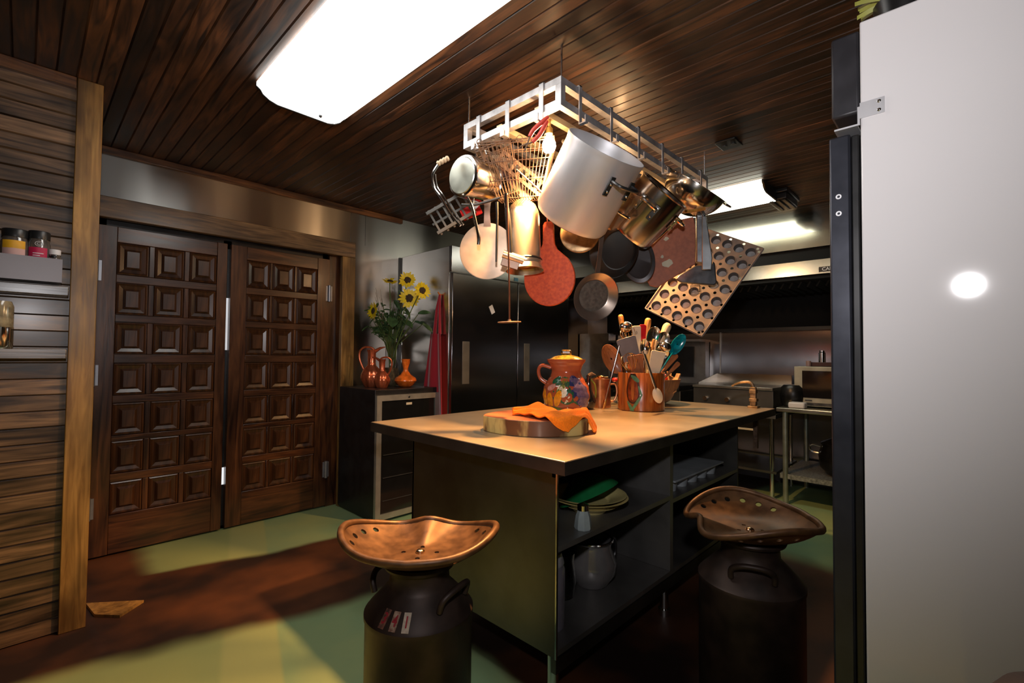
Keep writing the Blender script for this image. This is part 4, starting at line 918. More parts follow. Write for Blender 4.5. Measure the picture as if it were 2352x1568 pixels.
# slatted rusty iron trap plates inside
t = thing('iron_tool', 'rusty perforated iron slat tool lying inside the wire basket', 'tool', at(1200, 400, 2.14), basis(V(.1, .1, 1), V(.80, -.62, 0)))
mb = MB().box((0, .028, 0), (.27, .016, .006)).box((0, -.028, 0), (.27, .016, .006))
for k in range(8): mb.box((-.125 + k * .0357, 0, 0), (.014, .042, .006))
mb.build('slat_plate', RUST, t)
t = thing('iron_tool', 'wide rusty braided iron bar behind the basket wires, running down right', 'tool', at(1178, 415, 2.16), basis(V(.1, .1, 1), V(.62, -.78, 0)))
mb = MB().box((0, 0, 0), (.24, .045, .008))
for k in range(9): mb.box((-.105 + k * .026, 0, .005), (.006, .05, .004), Matrix.Rotation(.6, 3, 'Z'))
mb.build('bar', pbr('rusty_brown', (.14, .07, .05), .5, .5, var=.3, scale=40), t)
t = thing('wooden_stick', 'thin pale wooden stick across the wire basket', 'stick', at(1190, 392, 2.02), basis(V(.72, -.68, .05)))
MB().tube([(0, 0, -.01), (0, 0, .15)], [.003, .0045], 8).build('stick', WOODP, t)
# red handled tongs
t = thing('pliers', 'red handled pliers clipped on the rack strap above the basket', 'pliers', at(1222, 318, 1.87), basis(V(.62, .78, .05)))
MB().tube([(-.012, 0, .0), (-.016, 0, .03), (-.008, 0, .075), (-.002, 0, .105)], [.008, .009, .009, .007], 10).tube([(.010, 0, -.01), (.014, 0, .03), (.008, 0, .07), (.006, 0, .09)], [.008, .009, .009, .007], 10).build('grip', pbr('red_grip', (.60, .06, .04), .4), t)
MB().tube([(-.012, 0, .0), (-.002, 0, -.025), (-.018, 0, -.055)], .0035, 6).tube([(.010, 0, -.01), (-.0, 0, -.028), (.006, 0, -.058)], .0035, 6).build('jaw', RUST, t)

# --- 6 round flat pan (comal) with strap handle
nrm = V(-.12, -.05, 1).normalized(); c = at(1119, 577, 2.17)
CMET = pbr('worn_copper_alu', (.72, .54, .40), .42, .45, scale=14, var=.14, det=7)
t = thing('flat_griddle_pan', 'round pale copper flat pan hanging by its strap handle', 'pan', c, basis(nrm, V(0.02, 1, 0)))
MB().lathe([(.0001, -.003), (.118, -.004), (.126, -.001), (.128, .004), (.124, .005), (.0001, .004)], 56).build('disc', CMET, t)
MB().surf(lambda u, v: (.112 + u * .125, (v - .5) * (.034 - .008 * math.sin(u * 3.1)), .006 + .010 * math.sin(u * 3.14)), 10, 2, .003).build('strap_handle', pbr('strap_copper', (.50, .33, .25), .35, .9), t)
# --- 7 chrome spoon, black rod
def rod(name, label, cat, pts, r, mat, **kw):
    P_ = [at(*p) for p in pts]; t = thing(name, label, cat, P_[0]); MB().tube([p - P_[0] for p in P_], r, 10).build('rod', mat, t); return t
rod('chrome_spoon', 'bent chrome spoon handle hanging in front of the round flat pan', 'spoon', [(1074, 452, 2.0), (1083, 470, 2.0), (1090, 495, 2.0), (1096, 525, 2.0), (1100, 545, 2.0), (1099, 562, 2.0)], [.004, .006, .005, .0065, .0085, .007], CHROME)
rod('chrome_spoon', 'second shorter chrome rod above the round flat pan', 'spoon', [(1088, 455, 2.03), (1086, 475, 2.03), (1090, 510, 2.03), (1098, 530, 2.03)], .004, CHROME)
rod('iron_rod', 'thin black rod hanging before the right edge of the flat pan', 'rod', [(1141, 464, 2.0), (1142, 500, 2.0), (1141, 555, 2.0), (1140, 601, 2.0)], [.007, .0055, .005, .004], BLKMET)
# horizontal dark hook bar
rod('iron_rod', 'dark twisted iron bar slung between saucepan and basket', 'rod', [(1060, 470, 2.02), (1090, 470, 2.02), (1118, 463, 2.02), (1148, 454, 2.02)], .006, BLKMET)
# --- 8 meat mallet with black handle
z_ = V(-.05, 1, 0).normalized(); base = at(1172, 588, 1.97)
t = thing('meat_mallet', 'mallet with a black handle and pale rectangular head in front of the copper canister', 'mallet', base, basis(z_, CR))
MB().tube([(0, 0, .01), (0, 0, .10), (-.003, 0, .17), (-.004, 0, .20)], [.011, .012, .011, .009], 12).build('handle', BLACK, t)
MB().tube([(-.004, 0, .2005), (-.005, 0, .26)], .009, 10).build('ferrule', CHROME, t)
MB().tube([(-.03, .0, .012), (.055, .01, -.020)], .017, 14).build('head', pbr('mallet_alu', (.75, .55, .38), .35, .7), t)
MB().box((.0, .01, -.025), (.075, .012, .045), Matrix.Rotation(.35, 3, 'Y')).build('cleaver_plate', pbr('plate_brown', (.22, .14, .10), .4, .7), t, bevel=.002)
# --- 9 long masher with round foot
z_ = V(-.01, 1, 0).normalized(); base = at(1170, 740, 1.93)
t = thing('plunger', 'very long thin copper rod with a small round plate at its lower end', 'plunger', base, basis(z_, CR))
MB().tube([(0, 0, .004), (0, 0, .25), (-.004, 0, .52)], .0035, 8).build('rod', pbr('red_copper', (.45, .20, .12), .3, .9), t)
MB().lathe([(.0001, -.002), (.047, -.002), (.049, .0), (.047, .003), (.008, .004), (.006, .012), (.0001, .012)], 36, Matrix.Rotation(-.02, 4, 'Y')).build('foot_plate', RUST, t)
# --- 10 copper milk canister upside down
z_ = V(-.03, 1, -.10).normalized(); base = at(1206, 622, 2.12)
CAN = pbr('polished_copper_tin', (.85, .66, .46), .27, .85, scale=6, var=.15, stretch=(1, 1, .2))
t = thing('metal_canister', 'shiny copper coloured canister hanging upside down, mouth below', 'canister', base, basis(z_, CR))
k = .083
MB().lathe(shell([(.0001, .325), (.035, .322), (.058, .300), (.070, .272), (.074, .245), (.074, .045), (.078, .040), (.078, .030), (.075, .026), (k, .010), (k + .003, 0)][::1], -.003), 52).build('body', CAN, t)
MB().lathe([(.076, .052), (.0795, .046), (.076, .041)], 52).build('band', GUN, t)
# --- 11 orange red paddle board
z_ = V(-.02, 1, 0).normalized(); nrm = V(-.32, -.02, 1)
c = at(1262, 627, 2.22); X_ = (CR - z_ * 0).copy(); nn_ = (nrm - z_ * nrm.dot(z_)).normalized(); bsx = Matrix((z_.cross(nn_), z_, nn_)).transposed()
t = thing('paddle_board', 'orange red wooden paddle board with rounded blade hanging by a cord', 'cutting board', c, bsx)
out = []
for i in range(25): a2 = R(-218 + 256 * i / 24); out.append((.122 * math.cos(a2), -.025 + .130 * math.sin(a2)))
out = [(x, y) for x, y in out]
right = [(.092, .062), (.064, .088), (.040, .110), (.029, .135), (.026, .17), (.025, .225), (.016, .240)]; left = [(-x, y) for x, y in right[::-1]]
out = [p for p in out if p[1] < .045]; out = sorted([p for p in out], key=lambda p: math.atan2(p[0], -p[1] - .02)); poly = out + right + left
MB().prism(poly, -.011, .011).build('board', pbr('red_orange_board', (.52, .055, .012), .5, scale=70, col2=(.70, .10, .02)), t, bevel=.003)
MB().tube([(0, .20, .013), (-.004, .26, .01), (.0, .33, 0)], .0022, 6).build('cord', pbr('red_cord', (.5, .1, .04), .6), t)
# --- 12 skillets
def skillet(label, c, nrm, r, dep, mat, hl, bot=None, ha=0, hw=.024, name='skillet'):
    nrm = nrm.normalized(); t = thing(name, label, 'frying pan', c, basis(nrm, V(math.sin(R(ha)), math.cos(R(ha)), 0)))
    MB().lathe(shell([(.0001, -dep), (r * .72, -dep), (r * .78, -dep + .004), (r * .98, -.004), (r, 0)], -.0035) if False else shell([(.0001, -dep), (r * .66, -dep), (r * .71, -dep + .003), (r * .98, -.004), (r, 0)], .0035), 52).build('pan', [mat], t)
    if bot: MB().lathe([(.0001, -dep + .0042), (r * .64, -dep + .0042), (r * .64, -dep + .0046), (.0001, -dep + .0048)], 44).build('cooking_surface', bot, t)
    MB().surf(lambda u, v: (r * .97 + u * hl, (v - .5) * (hw - .006 * math.sin(3.1 * u)), -.004 + .018 * math.sin(1.5 * u)), 10, 2, .004).build('handle', mat, t)
    return t
skillet('small steel skillet with grey cooking surface, lowest hanging pan', at(1370, 682, 2.15), V(.30, -.30, 1), .112, .034, pbr('skillet_steel', (.45, .36, .30), .32, .92, var=.1), .17, pbr('seasoned_steel', (.14, .12, .10), .5, .4, scale=60, var=.25), ha=-4)
c = at(1332, 535, 2.32); 
t = thing('pan_lid', 'brownish round lid peeking out below the aluminium stock pot', 'lid', c, basis(V(-.2, 0, 1), CR))
MB().lathe([(.0001, .012), (.07, .009), (.086, .002), (.096, .004), (.098, 0), (.096, -.003), (.0001, -.003)], 48).build('disc', pbr('brown_tin', (.40, .26, .13), .4, .8, scale=50, var=.25), t)
MB().surf(lambda u, v: (.013 * (v - .5) * 2, .09 + u * .16, .004), 6, 2, .003).build('handle', pbr('brown_tin', (.40, .26, .13)), t)
skillet('black cast iron wok with ringed base behind the small skillet', at(1408, 572, 2.42), V(-.75, .0, .72), .150, .045, BLKMET, .10, pbr('burnt_iron', (.010, .008, .007), .35, .1), ha=20)
t = thing('oval_dish', 'dark grey oval metal dish hanging behind the rust coloured slab', 'dish', at(1464, 594, 2.46), basis(V(-.35, .1, 1), V(-.25, 1, 0)))
MB().lathe([(.0001, .01), (.09, .01), (.10, .016), (.118, .012), (.120, .0), (.0001, -.004)], 48, Matrix.Diagonal((1.12, .72, 1, 1))).build('dish', pbr('grey_enamel', (.05, .046, .048), .4, .4), t)
# --- 13 narrow copper-toned pot behind
ax = V(.55, .75, .50).normalized(); rimc = at(1447, 432, 2.20)
t = thing('tall_pot', 'narrow warm-toned steel pot squeezed between the stock pot and the polished pot', 'pot', rimc - ax * .20, basis(ax, CR))
MB().lathe(shell([(.0001, 0), (.060, 0), (.068, .01), (.068, .19), (.071, .20)], .003), 44).build('body', pbr('warm_steel', (.58, .40, .30), .28, .8), t)
loop_handle(t, -80, .07, .10, .075, .035, CHROME, .006, plates=False)
# --- 14 polished stainless pot
ax = V(.60, .70, .50).normalized(); rimc = at(1528, 436, 2.26); h = .265; rr = .132
t = thing('sauce_pot', 'dark polished stainless pot hanging tilted right of the stock pot', 'pot', rimc - ax * h, basis(ax, CR))
PS = pbr('polished_pot_steel', (.42, .37, .33), .19, 1, scale=5, var=.12, rv=.05)
MB().lathe(shell([(.0001, 0), (rr - .022, 0), (rr - .008, .005), (rr, .022), (rr, h - .006), (rr + .006, h)], .003), 56).build('body', PS, t)
loop_handle(t, -120, rr + .002, h - .075, .085, .045, CHROME, .0075, plates=True)
loop_handle(t, -20, rr + .002, h - .065, .085, .042, CHROME, .0075, plates=True)
loop_handle(t, 70, rr + .002, h - .065, .085, .042, CHROME, .0075, plates=True)
# --- 15 colander
ax = V(.50, .80, .40).normalized(); rimc = at(1601, 427, 2.50)
t = thing('colander', 'steel colander with clustered drain holes hanging at the rack far end', 'colander', rimc, basis(ax, CR))
R0 = .165
prof = [(max(.0001, R0 * math.sin(R(a2))), -R0 * .95 * math.cos(R(a2))) for a2 in range(0, 91, 6)] + [(R0 + .012, .001), (R0 + .012, .004)]
cb_ = MB().lathe(shell(prof, .003), 56).build('bowl', POL, None)
mbc = MB()
for (aa, ee) in [(a2 + (e2 % 2) * 5, 22 + e2 * 7) for e2 in range(5) for a2 in range(0, 360, 12)]:
    d = Vector((math.sin(R(ee)) * math.cos(R(aa)), math.sin(R(ee)) * math.sin(R(aa)), -math.cos(R(ee)) * .95)).normalized() * R0
    if math.cos(R(aa + 0)) > .45: mbc.tube([d * .9, d * 1.1], .0042, 8)
cut(cb_, mbc); cb_.parent = t
loop_handle(t, -5, R0 + .01, .0, .07, .035, CHROME, .005, plates=False)
loop_handle(t, 175, R0 + .01, .0, .07, .035, CHROME, .005, plates=False)
rod('wooden_spoon', 'short pale wooden stick lying under the colander rim', 'stick', [(1570, 486, 2.36), (1592, 484, 2.38), (1618, 479, 2.40)], .009, WOODH)
# --- 16 rust-coloured slab board
c = at(1530, 592, 2.47); P_ = [(1460, 553), (1500, 560), (1560, 505), (1592, 498), (1598, 520), (1597, 606), (1510, 660), (1492, 656), (1478, 628), (1462, 590)]
bs = basis(V(-.30, .05, 1)); bi = bs.inverted(); nrm = bs.col[2]
def onplane(px_, py_, c, nrm):
    d = (CR * ((px_ - 1176) / FPX) - CU * ((py_ - 784) / FPX) + CF); return CAM + d * ((c - CAM).dot(nrm) / d.dot(nrm))
lp = [bi @ (onplane(px_, py_, c, nrm) - c) for px_, py_ in P_]
t = thing('stone_board', 'rust red slab with pale grey chips hanging below the polished pot', 'board', c, bs)
sm_ = [pbr('rust_red_paint', (.30, .10, .055), .6, scale=50, var=.15), pbr('grey_chip', (.42, .42, .33), .6)]
mb = MB().prism([(p.x, p.y) for p in lp], -.010, .006); mb.build('slab', sm_[0], t, bevel=.003)
def chip(px_, py_, s_, nm='bare_patch'):
    p = bi @ (onplane(px_, py_, c, nrm) - c); nn = 11
    pts = [(p.x + s_ * rnd.uniform(.55, 1.1) * math.cos(6.28 * i / nn), p.y + s_ * rnd.uniform(.55, 1.1) * math.sin(6.28 * i / nn)) for i in range(nn)]
    MB().prism(pts, .0065, .0072).build(nm, sm_[1], t, smooth=False)
chip(1532, 606, .030); chip(1521, 590, .010); chip(1530, 549, .014)
# --- 17 nested dark loaf pans / brackets
DG = pbr('dark_grey_tin', (.13, .14, .15), .32, .85, var=.15, scale=30)
def slabpoly(name, label, cat, P_, c, nr, th, mat, bev=.004, part_='plate'):
    bs = basis(nr); bi = bs.inverted(); lp = [bi @ (onplane(a2, b2, c, bs.col[2]) - c) for a2, b2 in P_]
    t = thing(name, label, cat, c, bs); MB().prism([(p.x, p.y) for p in lp], -th / 2, th / 2).build(part_, mat, t, bevel=bev); return t
slabpoly('loaf_pan', 'upright dark grey steel tin hanging between slab and muffin pan', 'tin', [(1598, 492), (1620, 492), (1634, 590), (1636, 604), (1630, 608), (1598, 604)], at(1615, 550, 2.52), V(-.35, .0, 1), .03, DG, .008)
slabpoly('loaf_pan', 'lower dark grey tin overlapping the muffin pan', 'tin', [(1560, 632), (1598, 610), (1632, 610), (1638, 600), (1642, 606), (1646, 650), (1640, 656), (1566, 650), (1552, 642)], at(1600, 632, 2.545), V(-.25, .1, 1), .02, DG, .006)
slabpoly('loaf_pan', 'narrow raised steel rim bar over the dark grey tins', 'tin', [(1612, 496), (1622, 496), (1636, 592), (1634, 620), (1612, 620)], at(1622, 560, 2.50), V(-.3, 0, 1), .012, pbr('mid_grey_tin', (.28, .30, .31), .3, .85), .004)
# --- 18 muffin tin, 5 x 7 cups
cR, cB, cL = at(1757, 570, 2.52), at(1613, 775, 2.50), at(1490, 695, 2.72)
e1 = (cR - cB); e2 = (cL - cB); Lx = e1.length; Ly = e2.length; X_ = e1.normalized(); Y_ = (e2 - X_ * e2.dot(X_)).normalized(); Z_ = X_.cross(Y_)
t = thing('muffin_tin', 'large aged muffin tin with thirty-five cups hanging diagonally', 'muffin tin', cB, Matrix((X_, Y_, Z_)).transposed())
TIN = pbr('aged_tin', (.20, .18, .18), .5, .25, scale=16, col2=(.33, .26, .22), det=8)
bx, by = .035, .040; sx = (Lx - 2 * .048) / 6; sy = (Ly - 2 * .050) / 4; cr_ = min(sx, sy) * .39
pl = [(0.012, 0), (Lx - .012, 0), (Lx - .003, .003), (Lx, .012), (Lx, Ly - .012), (Lx - .003, Ly - .003), (Lx - .012, Ly), (.012, Ly), (.003, Ly - .003), (0, Ly - .012), (0, .012), (.003, .003)]
ctrs = [(.048 + i * sx, .050 + j * sy) for i in range(7) for j in range(5)]
holes = [(x, y, cr_, 28) for x, y in ctrs] + [(.048 + (i + .5) * sx, .050 + (j + .5) * sy, .0085, 12) for i in range(6) for j in range(4)]
holes += [(.03 + i * (Lx - .06) / 6, .016, .0075, 12) for i in range(7)] + [(Lx - .016, .03 + i * (Ly - .06) / 4, .0075, 12) for i in range(5)] + [(.016, .03 + i * (Ly - .06) / 4, .0075, 12) for i in range(5)]
from mathutils.geometry import delaunay_2d_cdt
P2 = [Vector(p) for p in pl]; E2 = [(i, (i + 1) % len(pl)) for i in range(len(pl))]
for hx_, hy_, hr_, hn_ in holes:
    o_ = len(P2); P2 += [Vector((hx_ + hr_ * math.cos(6.28318 * i / hn_), hy_ + hr_ * math.sin(6.28318 * i / hn_))) for i in range(hn_)]; E2 += [(o_ + i, o_ + (i + 1) % hn_) for i in range(hn_)]
cdt = delaunay_2d_cdt(P2, E2, [], 1, 1e-6); vv, ff = cdt[0], cdt[2]; keep = []
for f in ff:
    c2 = sum((vv[i] for i in f), Vector((0, 0))) / len(f)
    if all((c2.x - h_[0]) ** 2 + (c2.y - h_[1]) ** 2 > (h_[2] * .985) ** 2 for h_ in holes): keep.append(tuple(f))
plate_ = MB().add([(v.x, v.y, 0) for v in vv], keep).build('plate', TIN, t, smooth=False)
md = plate_.modifiers.new('thick', 'SOLIDIFY'); md.thickness = .002; md.offset = -1
CUPB = pbr('cup_bottom_tin', (.50, .49, .49), .45, .35, scale=40, var=.12)
mb = MB().lathe([(cr_ + .001, .001), (cr_, -.004), (cr_ * .76, -.024), (cr_ * .755, -.0245)], 28); mb.mi = 1; mb.lathe([(cr_ * .755, -.0245), (.0001, -.0245)], 28)
cup0 = mb.build('cup', [pbr('cup_wall_tin', (.13, .12, .115), .45, .5), CUPB], t); cup0.location = (*ctrs[0], 0)
for x, y in ctrs[1:]: copy_part(cup0, t, (x, y, 0))
MB().tube([(0.006, .006, 0), (Lx - .006, .006, 0), (Lx - .006, Ly - .006, 0), (.006, Ly - .006, 0)], .005, 8, True).build('rolled_rim', TIN, t)
t = thing('small_square_cutter', 'small square wire cutter hooked on the muffin tin', 'cutter', at(1597, 663, 2.50), basis(V(-.3, .1, 1)))
MB().tube([(-.022, -.018, 0), (.022, -.018, 0), (.022, .018, 0), (-.022, .018, 0)], .003, 6, True).tube([(-.018, -.030, .01), (.026, -.030, .01), (.026, .010, .01), (-.018, .010, .01)], .002, 6, True).build('frame', CHROME, t)

# ceiling vent box and black fixture
t = thing('ceiling_outlet', 'small dark rectangular outlet plate on the ceiling planks', 'outlet', (2.745, .965, CEIL))
MB().span((-.065, -.055, -.012), (.065, .055, -.0003)).build('plate', BLKMET, t, bevel=.003)
for y in (-.024, .024): MB().tube([(0, y, -.013), (0, y, -.018)], .016, 14).build('socket', GUN, t)
t = thing('emergency_light', 'black ribbed box fixed to the ceiling at the end of the far light', 'ceiling box', (onp(1783, 452, 'z', 2.385).x + .12, onp(1783, 452, 'z', 2.385).y - .01, CEIL))
MB().span((-.17, -.075, -.03), (.17, .075, -.0005)).span((-.15, -.065, -.075), (.15, .065, -.0301)).build('housing', BLKMET, t, bevel=.006)
for k in range(3): MB().span((-.14, -.055 + k * .04, -.084), (.14, -.03 + k * .04, -.0755)).build('rib', BLKMET, t, bevel=.003)

# ================================================================ TOP OF THE WINE COOLER: flowers, copper ewers, vase, apron
ZC = .956
def ewer(label, c, s, turn):
    t = thing('copper_ewer', label, 'ewer', c, basis(Vector((0, 0, 1)), CR) @ Matrix.Rotation(turn, 3, 'Z'))
    mb = MB().lathe([(r_ * s, z * s) for r_, z in ((.0001, 0), (.045, 0), (.052, .01), (.072, .05), (.074, .08), (.055, .125), (.030, .150), (.026, .17), (.028, .24), (.034, .262), (.030, .264), (.0001, .262))], 42, None, 8, .05)
    mb.build('body', COPPER2, t)
    MB().tube([Vector(p) * s for p in ((.026, 0, .25), (.0, 0, .275), (-.05, 0, .28), (-.085, 0, .25), (-.085, 0, .19), (-.055, 0, .12))], .008 * s, 8).build('handle', COPPER2, t)
    MB().tube([Vector(p) * s for p in ((.02, 0, .25), (.06, 0, .275), (.095, 0, .283))], [.014 * s, .009 * s, .003 * s], 8).build('spout', COPPER2, t)
    return t
COPPER2 = pbr('red_copper_glaze', (.62, .16, .07), .22, .7, scale=20, var=.3)
e0 = onp(852, 878, 'y', 3.40); ewer('taller red copper ewer at the left on the wine cooler', Vector((1.93, 3.42, ZC)), 1.12, 0)
ewer('shorter ribbed red copper ewer in front of the taller one', Vector((1.94, 3.28, ZC)), .84, math.pi)
t = thing('orange_vase', 'squat orange glazed vase with narrow neck on the wine cooler', 'vase', Vector((2.135, 3.25, ZC)))
MB().lathe(shell([(.0001, 0), (.04, 0), (.058, .012), (.088, .05), (.080, .072), (.040, .10), (.020, .13), (.019, .15), (.030, .185), (.034, .215), (.037, .222)], .003), 44).build('body', pbr('orange_glaze', (.70, .16, .02), .2, coat=.6, scale=30, var=.3), t)
vb = Vector((2.10, 3.42, ZC))
t = thing('flower_vase', 'clear glass vase holding the sunflowers', 'vase', vb)
MB().lathe(shell([(.0001, 0), (.055, 0), (.072, .03), (.075, .10), (.060, .17), (.045, .22), (.040, .33), (.052, .36)], .003), 36).build('body', GLASS, t)
o = MB().lathe([(.0001, .005), (.05, .006), (.066, .04), (.068, .10), (.055, .15), (.0001, .15)], 30).build('vase_filling', pbr('brown_moss', (.16, .12, .06), .8, scale=50, var=.6)); single(o, 'brown mossy filling inside the sunflower vase', 'moss', vb); o['kind'] = 'stuff'
STEM = pbr('stem_green', (.08, .13, .03), .55, var=.3); LEAF = pbr('leaf_green_plant', (.045, .10, .035), .5, var=.35, scale=20); YP = pbr('sunflower_petal', (.85, .64, .004), .5, var=.12, scale=40); SD = pbr('seed_brown', (.05, .03, .012), .8, var=.5, scale=120)
def leafm(mb, p, d, up_, l, w_):
    d = d.normalized(); s_ = d.cross(up_).normalized()
    mb.surf(lambda u, v: p + d * (u * l) + s_ * ((v - .5) * w_ * math.sin(math.pi * min(1, u * .93 + .07)) ** .8) + up_ * (-.25 * l * u * u + .02 * abs(v - .5)), 7, 4, .001)
def sunflower(label, head, facing, r, grp='sunflowers in the glass vase'):
    t = thing('sunflower', label, 'sunflower', vb + Vector((0, 0, .02)), None, grp); b0 = Vector((0, 0, .0)); hd = head - (vb + Vector((0, 0, .02)))
    f = facing.normalized(); neck = Vector((hd.x * .25, hd.y * .25, .34))
    MB().tube([Vector((hd.x * -.1, hd.y * -.1, .01)), neck, neck.lerp(hd, .5) + Vector((0, 0, .03)), hd - f * .03, hd - f * .008], [.005, .005, .004, .004, .006], 8).build('stem', STEM, t)
    bs = basis(f, CR); mb = MB()
    for ring_, nn, ln, tl in ((0, 15, r, .15), (1, 15, r * .88, -.05)):
        for i in range(nn):
            a_ = 2 * math.pi * (i + .5 * ring_) / nn + rnd.uniform(-.08, .08); d = bs @ Vector((math.cos(a_), math.sin(a_), tl + rnd.uniform(-.15, .15))); s_ = (bs @ Vector((-math.sin(a_), math.cos(a_), 0))); l_ = ln * rnd.uniform(.85, 1.1)
            mb.surf(lambda u, v: hd + d * (r * .33 + u * (l_ - r * .33)) + s_ * ((v - .5) * r * .26 * math.sin(math.pi * (u * .9 + .1)) ** .7), 5, 2, .0006)
    mb.build('petal_ring', YP, t)
    MB().lathe([(.0001, .012), (r * .25, .011), (r * .40, .003), (r * .40, -.006), (.0001, -.008)], 26, Matrix.Translation(hd) @ bs.to_4x4()).build('seed_head', SD, t)
    return t
def fy(px_, py_, y): return onp(px_, py_, 'y', y)
toC = (CAM - vb).normalized()
sunflower('largest sunflower, facing out at the front centre', fy(940, 685, 3.27), toC + Vector((0, 0, -.0)), .088)
sunflower('sunflower at the top of the bouquet', fy(936, 643, 3.36), toC + Vector((-.1, 0, .15)), .076)
sunflower('sunflower at the right, just below the top one', fy(970, 667, 3.06), toC + Vector((.35, 0, -.1)), .070)
sunflower('sunflower tipped upward at the upper left', fy(896, 646, 3.38), Vector((-.2, -.5, 1.2)), .066)
sunflower('sunflower seen edge-on at the far left of the bouquet', fy(858, 714, 3.35), Vector((-1, .1, .1)), .075)
t = thing('foliage_spray', 'mixed green leaves and stems in the sunflower vase', 'foliage', vb)
mb = MB(); ml = MB()
for px_, py_, yy, ln, w_ in ((900, 730, 3.33, .14, .09), (925, 735, 3.30, .12, .085), (960, 722, 3.18, .11, .07), (970, 745, 3.12, .10, .06), (880, 700, 3.4, .10, .05), (905, 690, 3.42, .10, .05), (890, 740, 3.42, .09, .05), (952, 740, 3.36, .08, .05), (915, 670, 3.42, .1, .05), (925, 705, 3.4, .12, .05)):
    p = fy(px_, py_, yy) - vb; n0 = Vector((0, 0, .33)); mb.tube([Vector((p.x * .1, p.y * .1, .06)), n0 + Vector((p.x * .2, p.y * .2, 0)), p], .003, 6); leafm(ml, p, Vector((p.x * 1.5 + rnd.uniform(-.1, .1), -.12, rnd.uniform(-.12, .08))), Vector((rnd.uniform(-.2, .2), -.5, .8)).normalized(), ln, w_)
for i in range(58):
    a_ = rnd.uniform(0, 6.28); rr_ = rnd.uniform(.03, .17); p = Vector((-.03 + rr_ * math.cos(a_), rr_ * math.sin(a_) * .6, rnd.uniform(.42, .62))); mb.tube([Vector((0, 0, .2)), Vector((p.x * .3, p.y * .3, .36)), p], .002, 5)
    for k in range(3): leafm(ml, p.lerp(Vector((0, 0, .33)), k * .15), Vector((rnd.uniform(-1, 1), rnd.uniform(-1, .6), rnd.uniform(-.3, .8))), Vector((0, 0, 1)), rnd.uniform(.04, .075), .026)
mb.build('stem', STEM, t); ml.build('leaf', LEAF, t)['kind'] = 'stuff'
t = thing('dry_branches', 'thin bare brown twigs rising out of the sunflower vase', 'branches', vb)
mb = MB()
for i in range(16):
    dx = rnd.uniform(-.20, .20); p = Vector((dx, rnd.uniform(-.04, .14), rnd.uniform(.62, .92))); q_ = p * .6 + Vector((dx * .1, 0, .1)); mb.tube([Vector((0, 0, .1)), Vector((dx * .2, 0, .38)), q_, p], [.003, .0025, .002, .001], 5); mb.tube([q_, q_ + Vector((rnd.uniform(-.06, .06), 0, .14))], .001, 4)
mb.build('twig', pbr('twig_brown', (.13, .09, .05), .8), t)
# apron on refrigerator side
t = thing('apron', 'red apron hanging folded from a hook on the refrigerator side', 'apron', (2.338, 3.06, 1.70))
AP = pbr('red_apron', (.33, .004, .018), .8, scale=200, var=.15, sheen=.4)
def ap(u, v):
    z = -u * 1.05; w_ = .035 + .30 * u ** .85; y = .015 + (v - .35) * w_ + .02 * u; x = -.014 - .015 * math.sin(v * 11 + u * 2) * (.3 + u) - .006
    return (x, y, z)
MB().surf(lambda u, v: ap(.30 + u * .7, v), 16, 20, .006).build('skirt', AP, t, ang=80)
MB().tube([(-.012, .01, 0), (-.02, .035, -.12), (-.02, .06, -.32)], [.008, .012, .016], 8).tube([(-.012, .005, 0), (-.02, -.002, -.15), (-.02, -.01, -.32)], [.008, .010, .014], 8).build('neck_strap', AP, t)
MB().tube([(.0, .008, .0), (-.02, .008, 0.005), (-.03, .008, .02)], .006, 8).build('hook', pbr('orange_hook', (.7, .22, .04), .4), t)

# ================================================================ SPICE SHELVES on the left wall
t = thing('spice_rail', 'stainless spice box fixed on the board wall at left', 'shelf', (-.6, 2.74, 1.505))
MB().span((0, 0, 0), (.705, .004, .098)).span((0, .004, 0), (.705, .105, .004)).span((.701, .004, .004), (.705, .105, .098)).build('tray', pbr('rail_steel', (.17, .155, .155), .42, .9, scale=8, var=.1), t)
JG = pbr('jar_glass_dark', (.10, .085, .075), .08, coat=.8, var=.3, scale=25)
def jar(label, x, y, z, r, h, lids, labs, txt=None):
    t = thing('spice_jar', label, 'jar', (x, y, z), None); MB().lathe([(.0001, 0), (r, 0), (r, h * .74), (r * .86, h * .82), (r * .86, h * .84), (.0001, h * .84)], 28).build('glass_body', JG, t)
    MB().lathe([(.0001, h * .841), (r * .93, h * .841), (r * .95, h * .98), (r * .9, h), (.0001, h)], 28).build('lid', lids, t)
    for k, (z0, z1, m) in enumerate(labs):
        a0 = math.atan2(-y, -x); MB().lathe([(r + .0006 + .0002 * k, h * z0), (r + .0006 + .0002 * k, h * z1)], 16, None, a0=a0 - .95 + .0, a1=a0 + .75).build('paper_label', m, t)
    return t
PK = pbr('pink_label', (.72, .45, .42), .6); YL_ = pbr('yellow_label', (.80, .42, .02), .5); RL = pbr('crimson_label', (.55, .01, .08), .5)
SH = 1.5095
jar('spice jar with black lid and yellow over pink label on the steel shelf', -.035, 2.79, SH, .042, .20, BLACK, [(.60, .76, YL_), (.38, .60, PK)])
t2 = jar('spice jar with black lid and crimson label right of the yellow one', .034, 2.79, SH, .036, .205, BLACK, [(.38, .66, RL)])
a0 = math.atan2(-2.79, -.034)
for k in range(2): MB().lathe([(.0372, .100 + .009 * k), (.0372, .103 + .009 * k)], 10, None, a0=a0 - .5, a1=a0 + .1 + .3 * k).build('print_line', WHITE, t2)
jar('low white and pink tin at the right end of the steel shelf', .082, 2.775, SH, .020, .135, WHITE, [(.74, .80, BLACK), (.5, .70, PK)])
p_ = Vector((math.cos(a0), math.sin(a0), 0)); s_ = Vector((-p_.y, p_.x, 0))
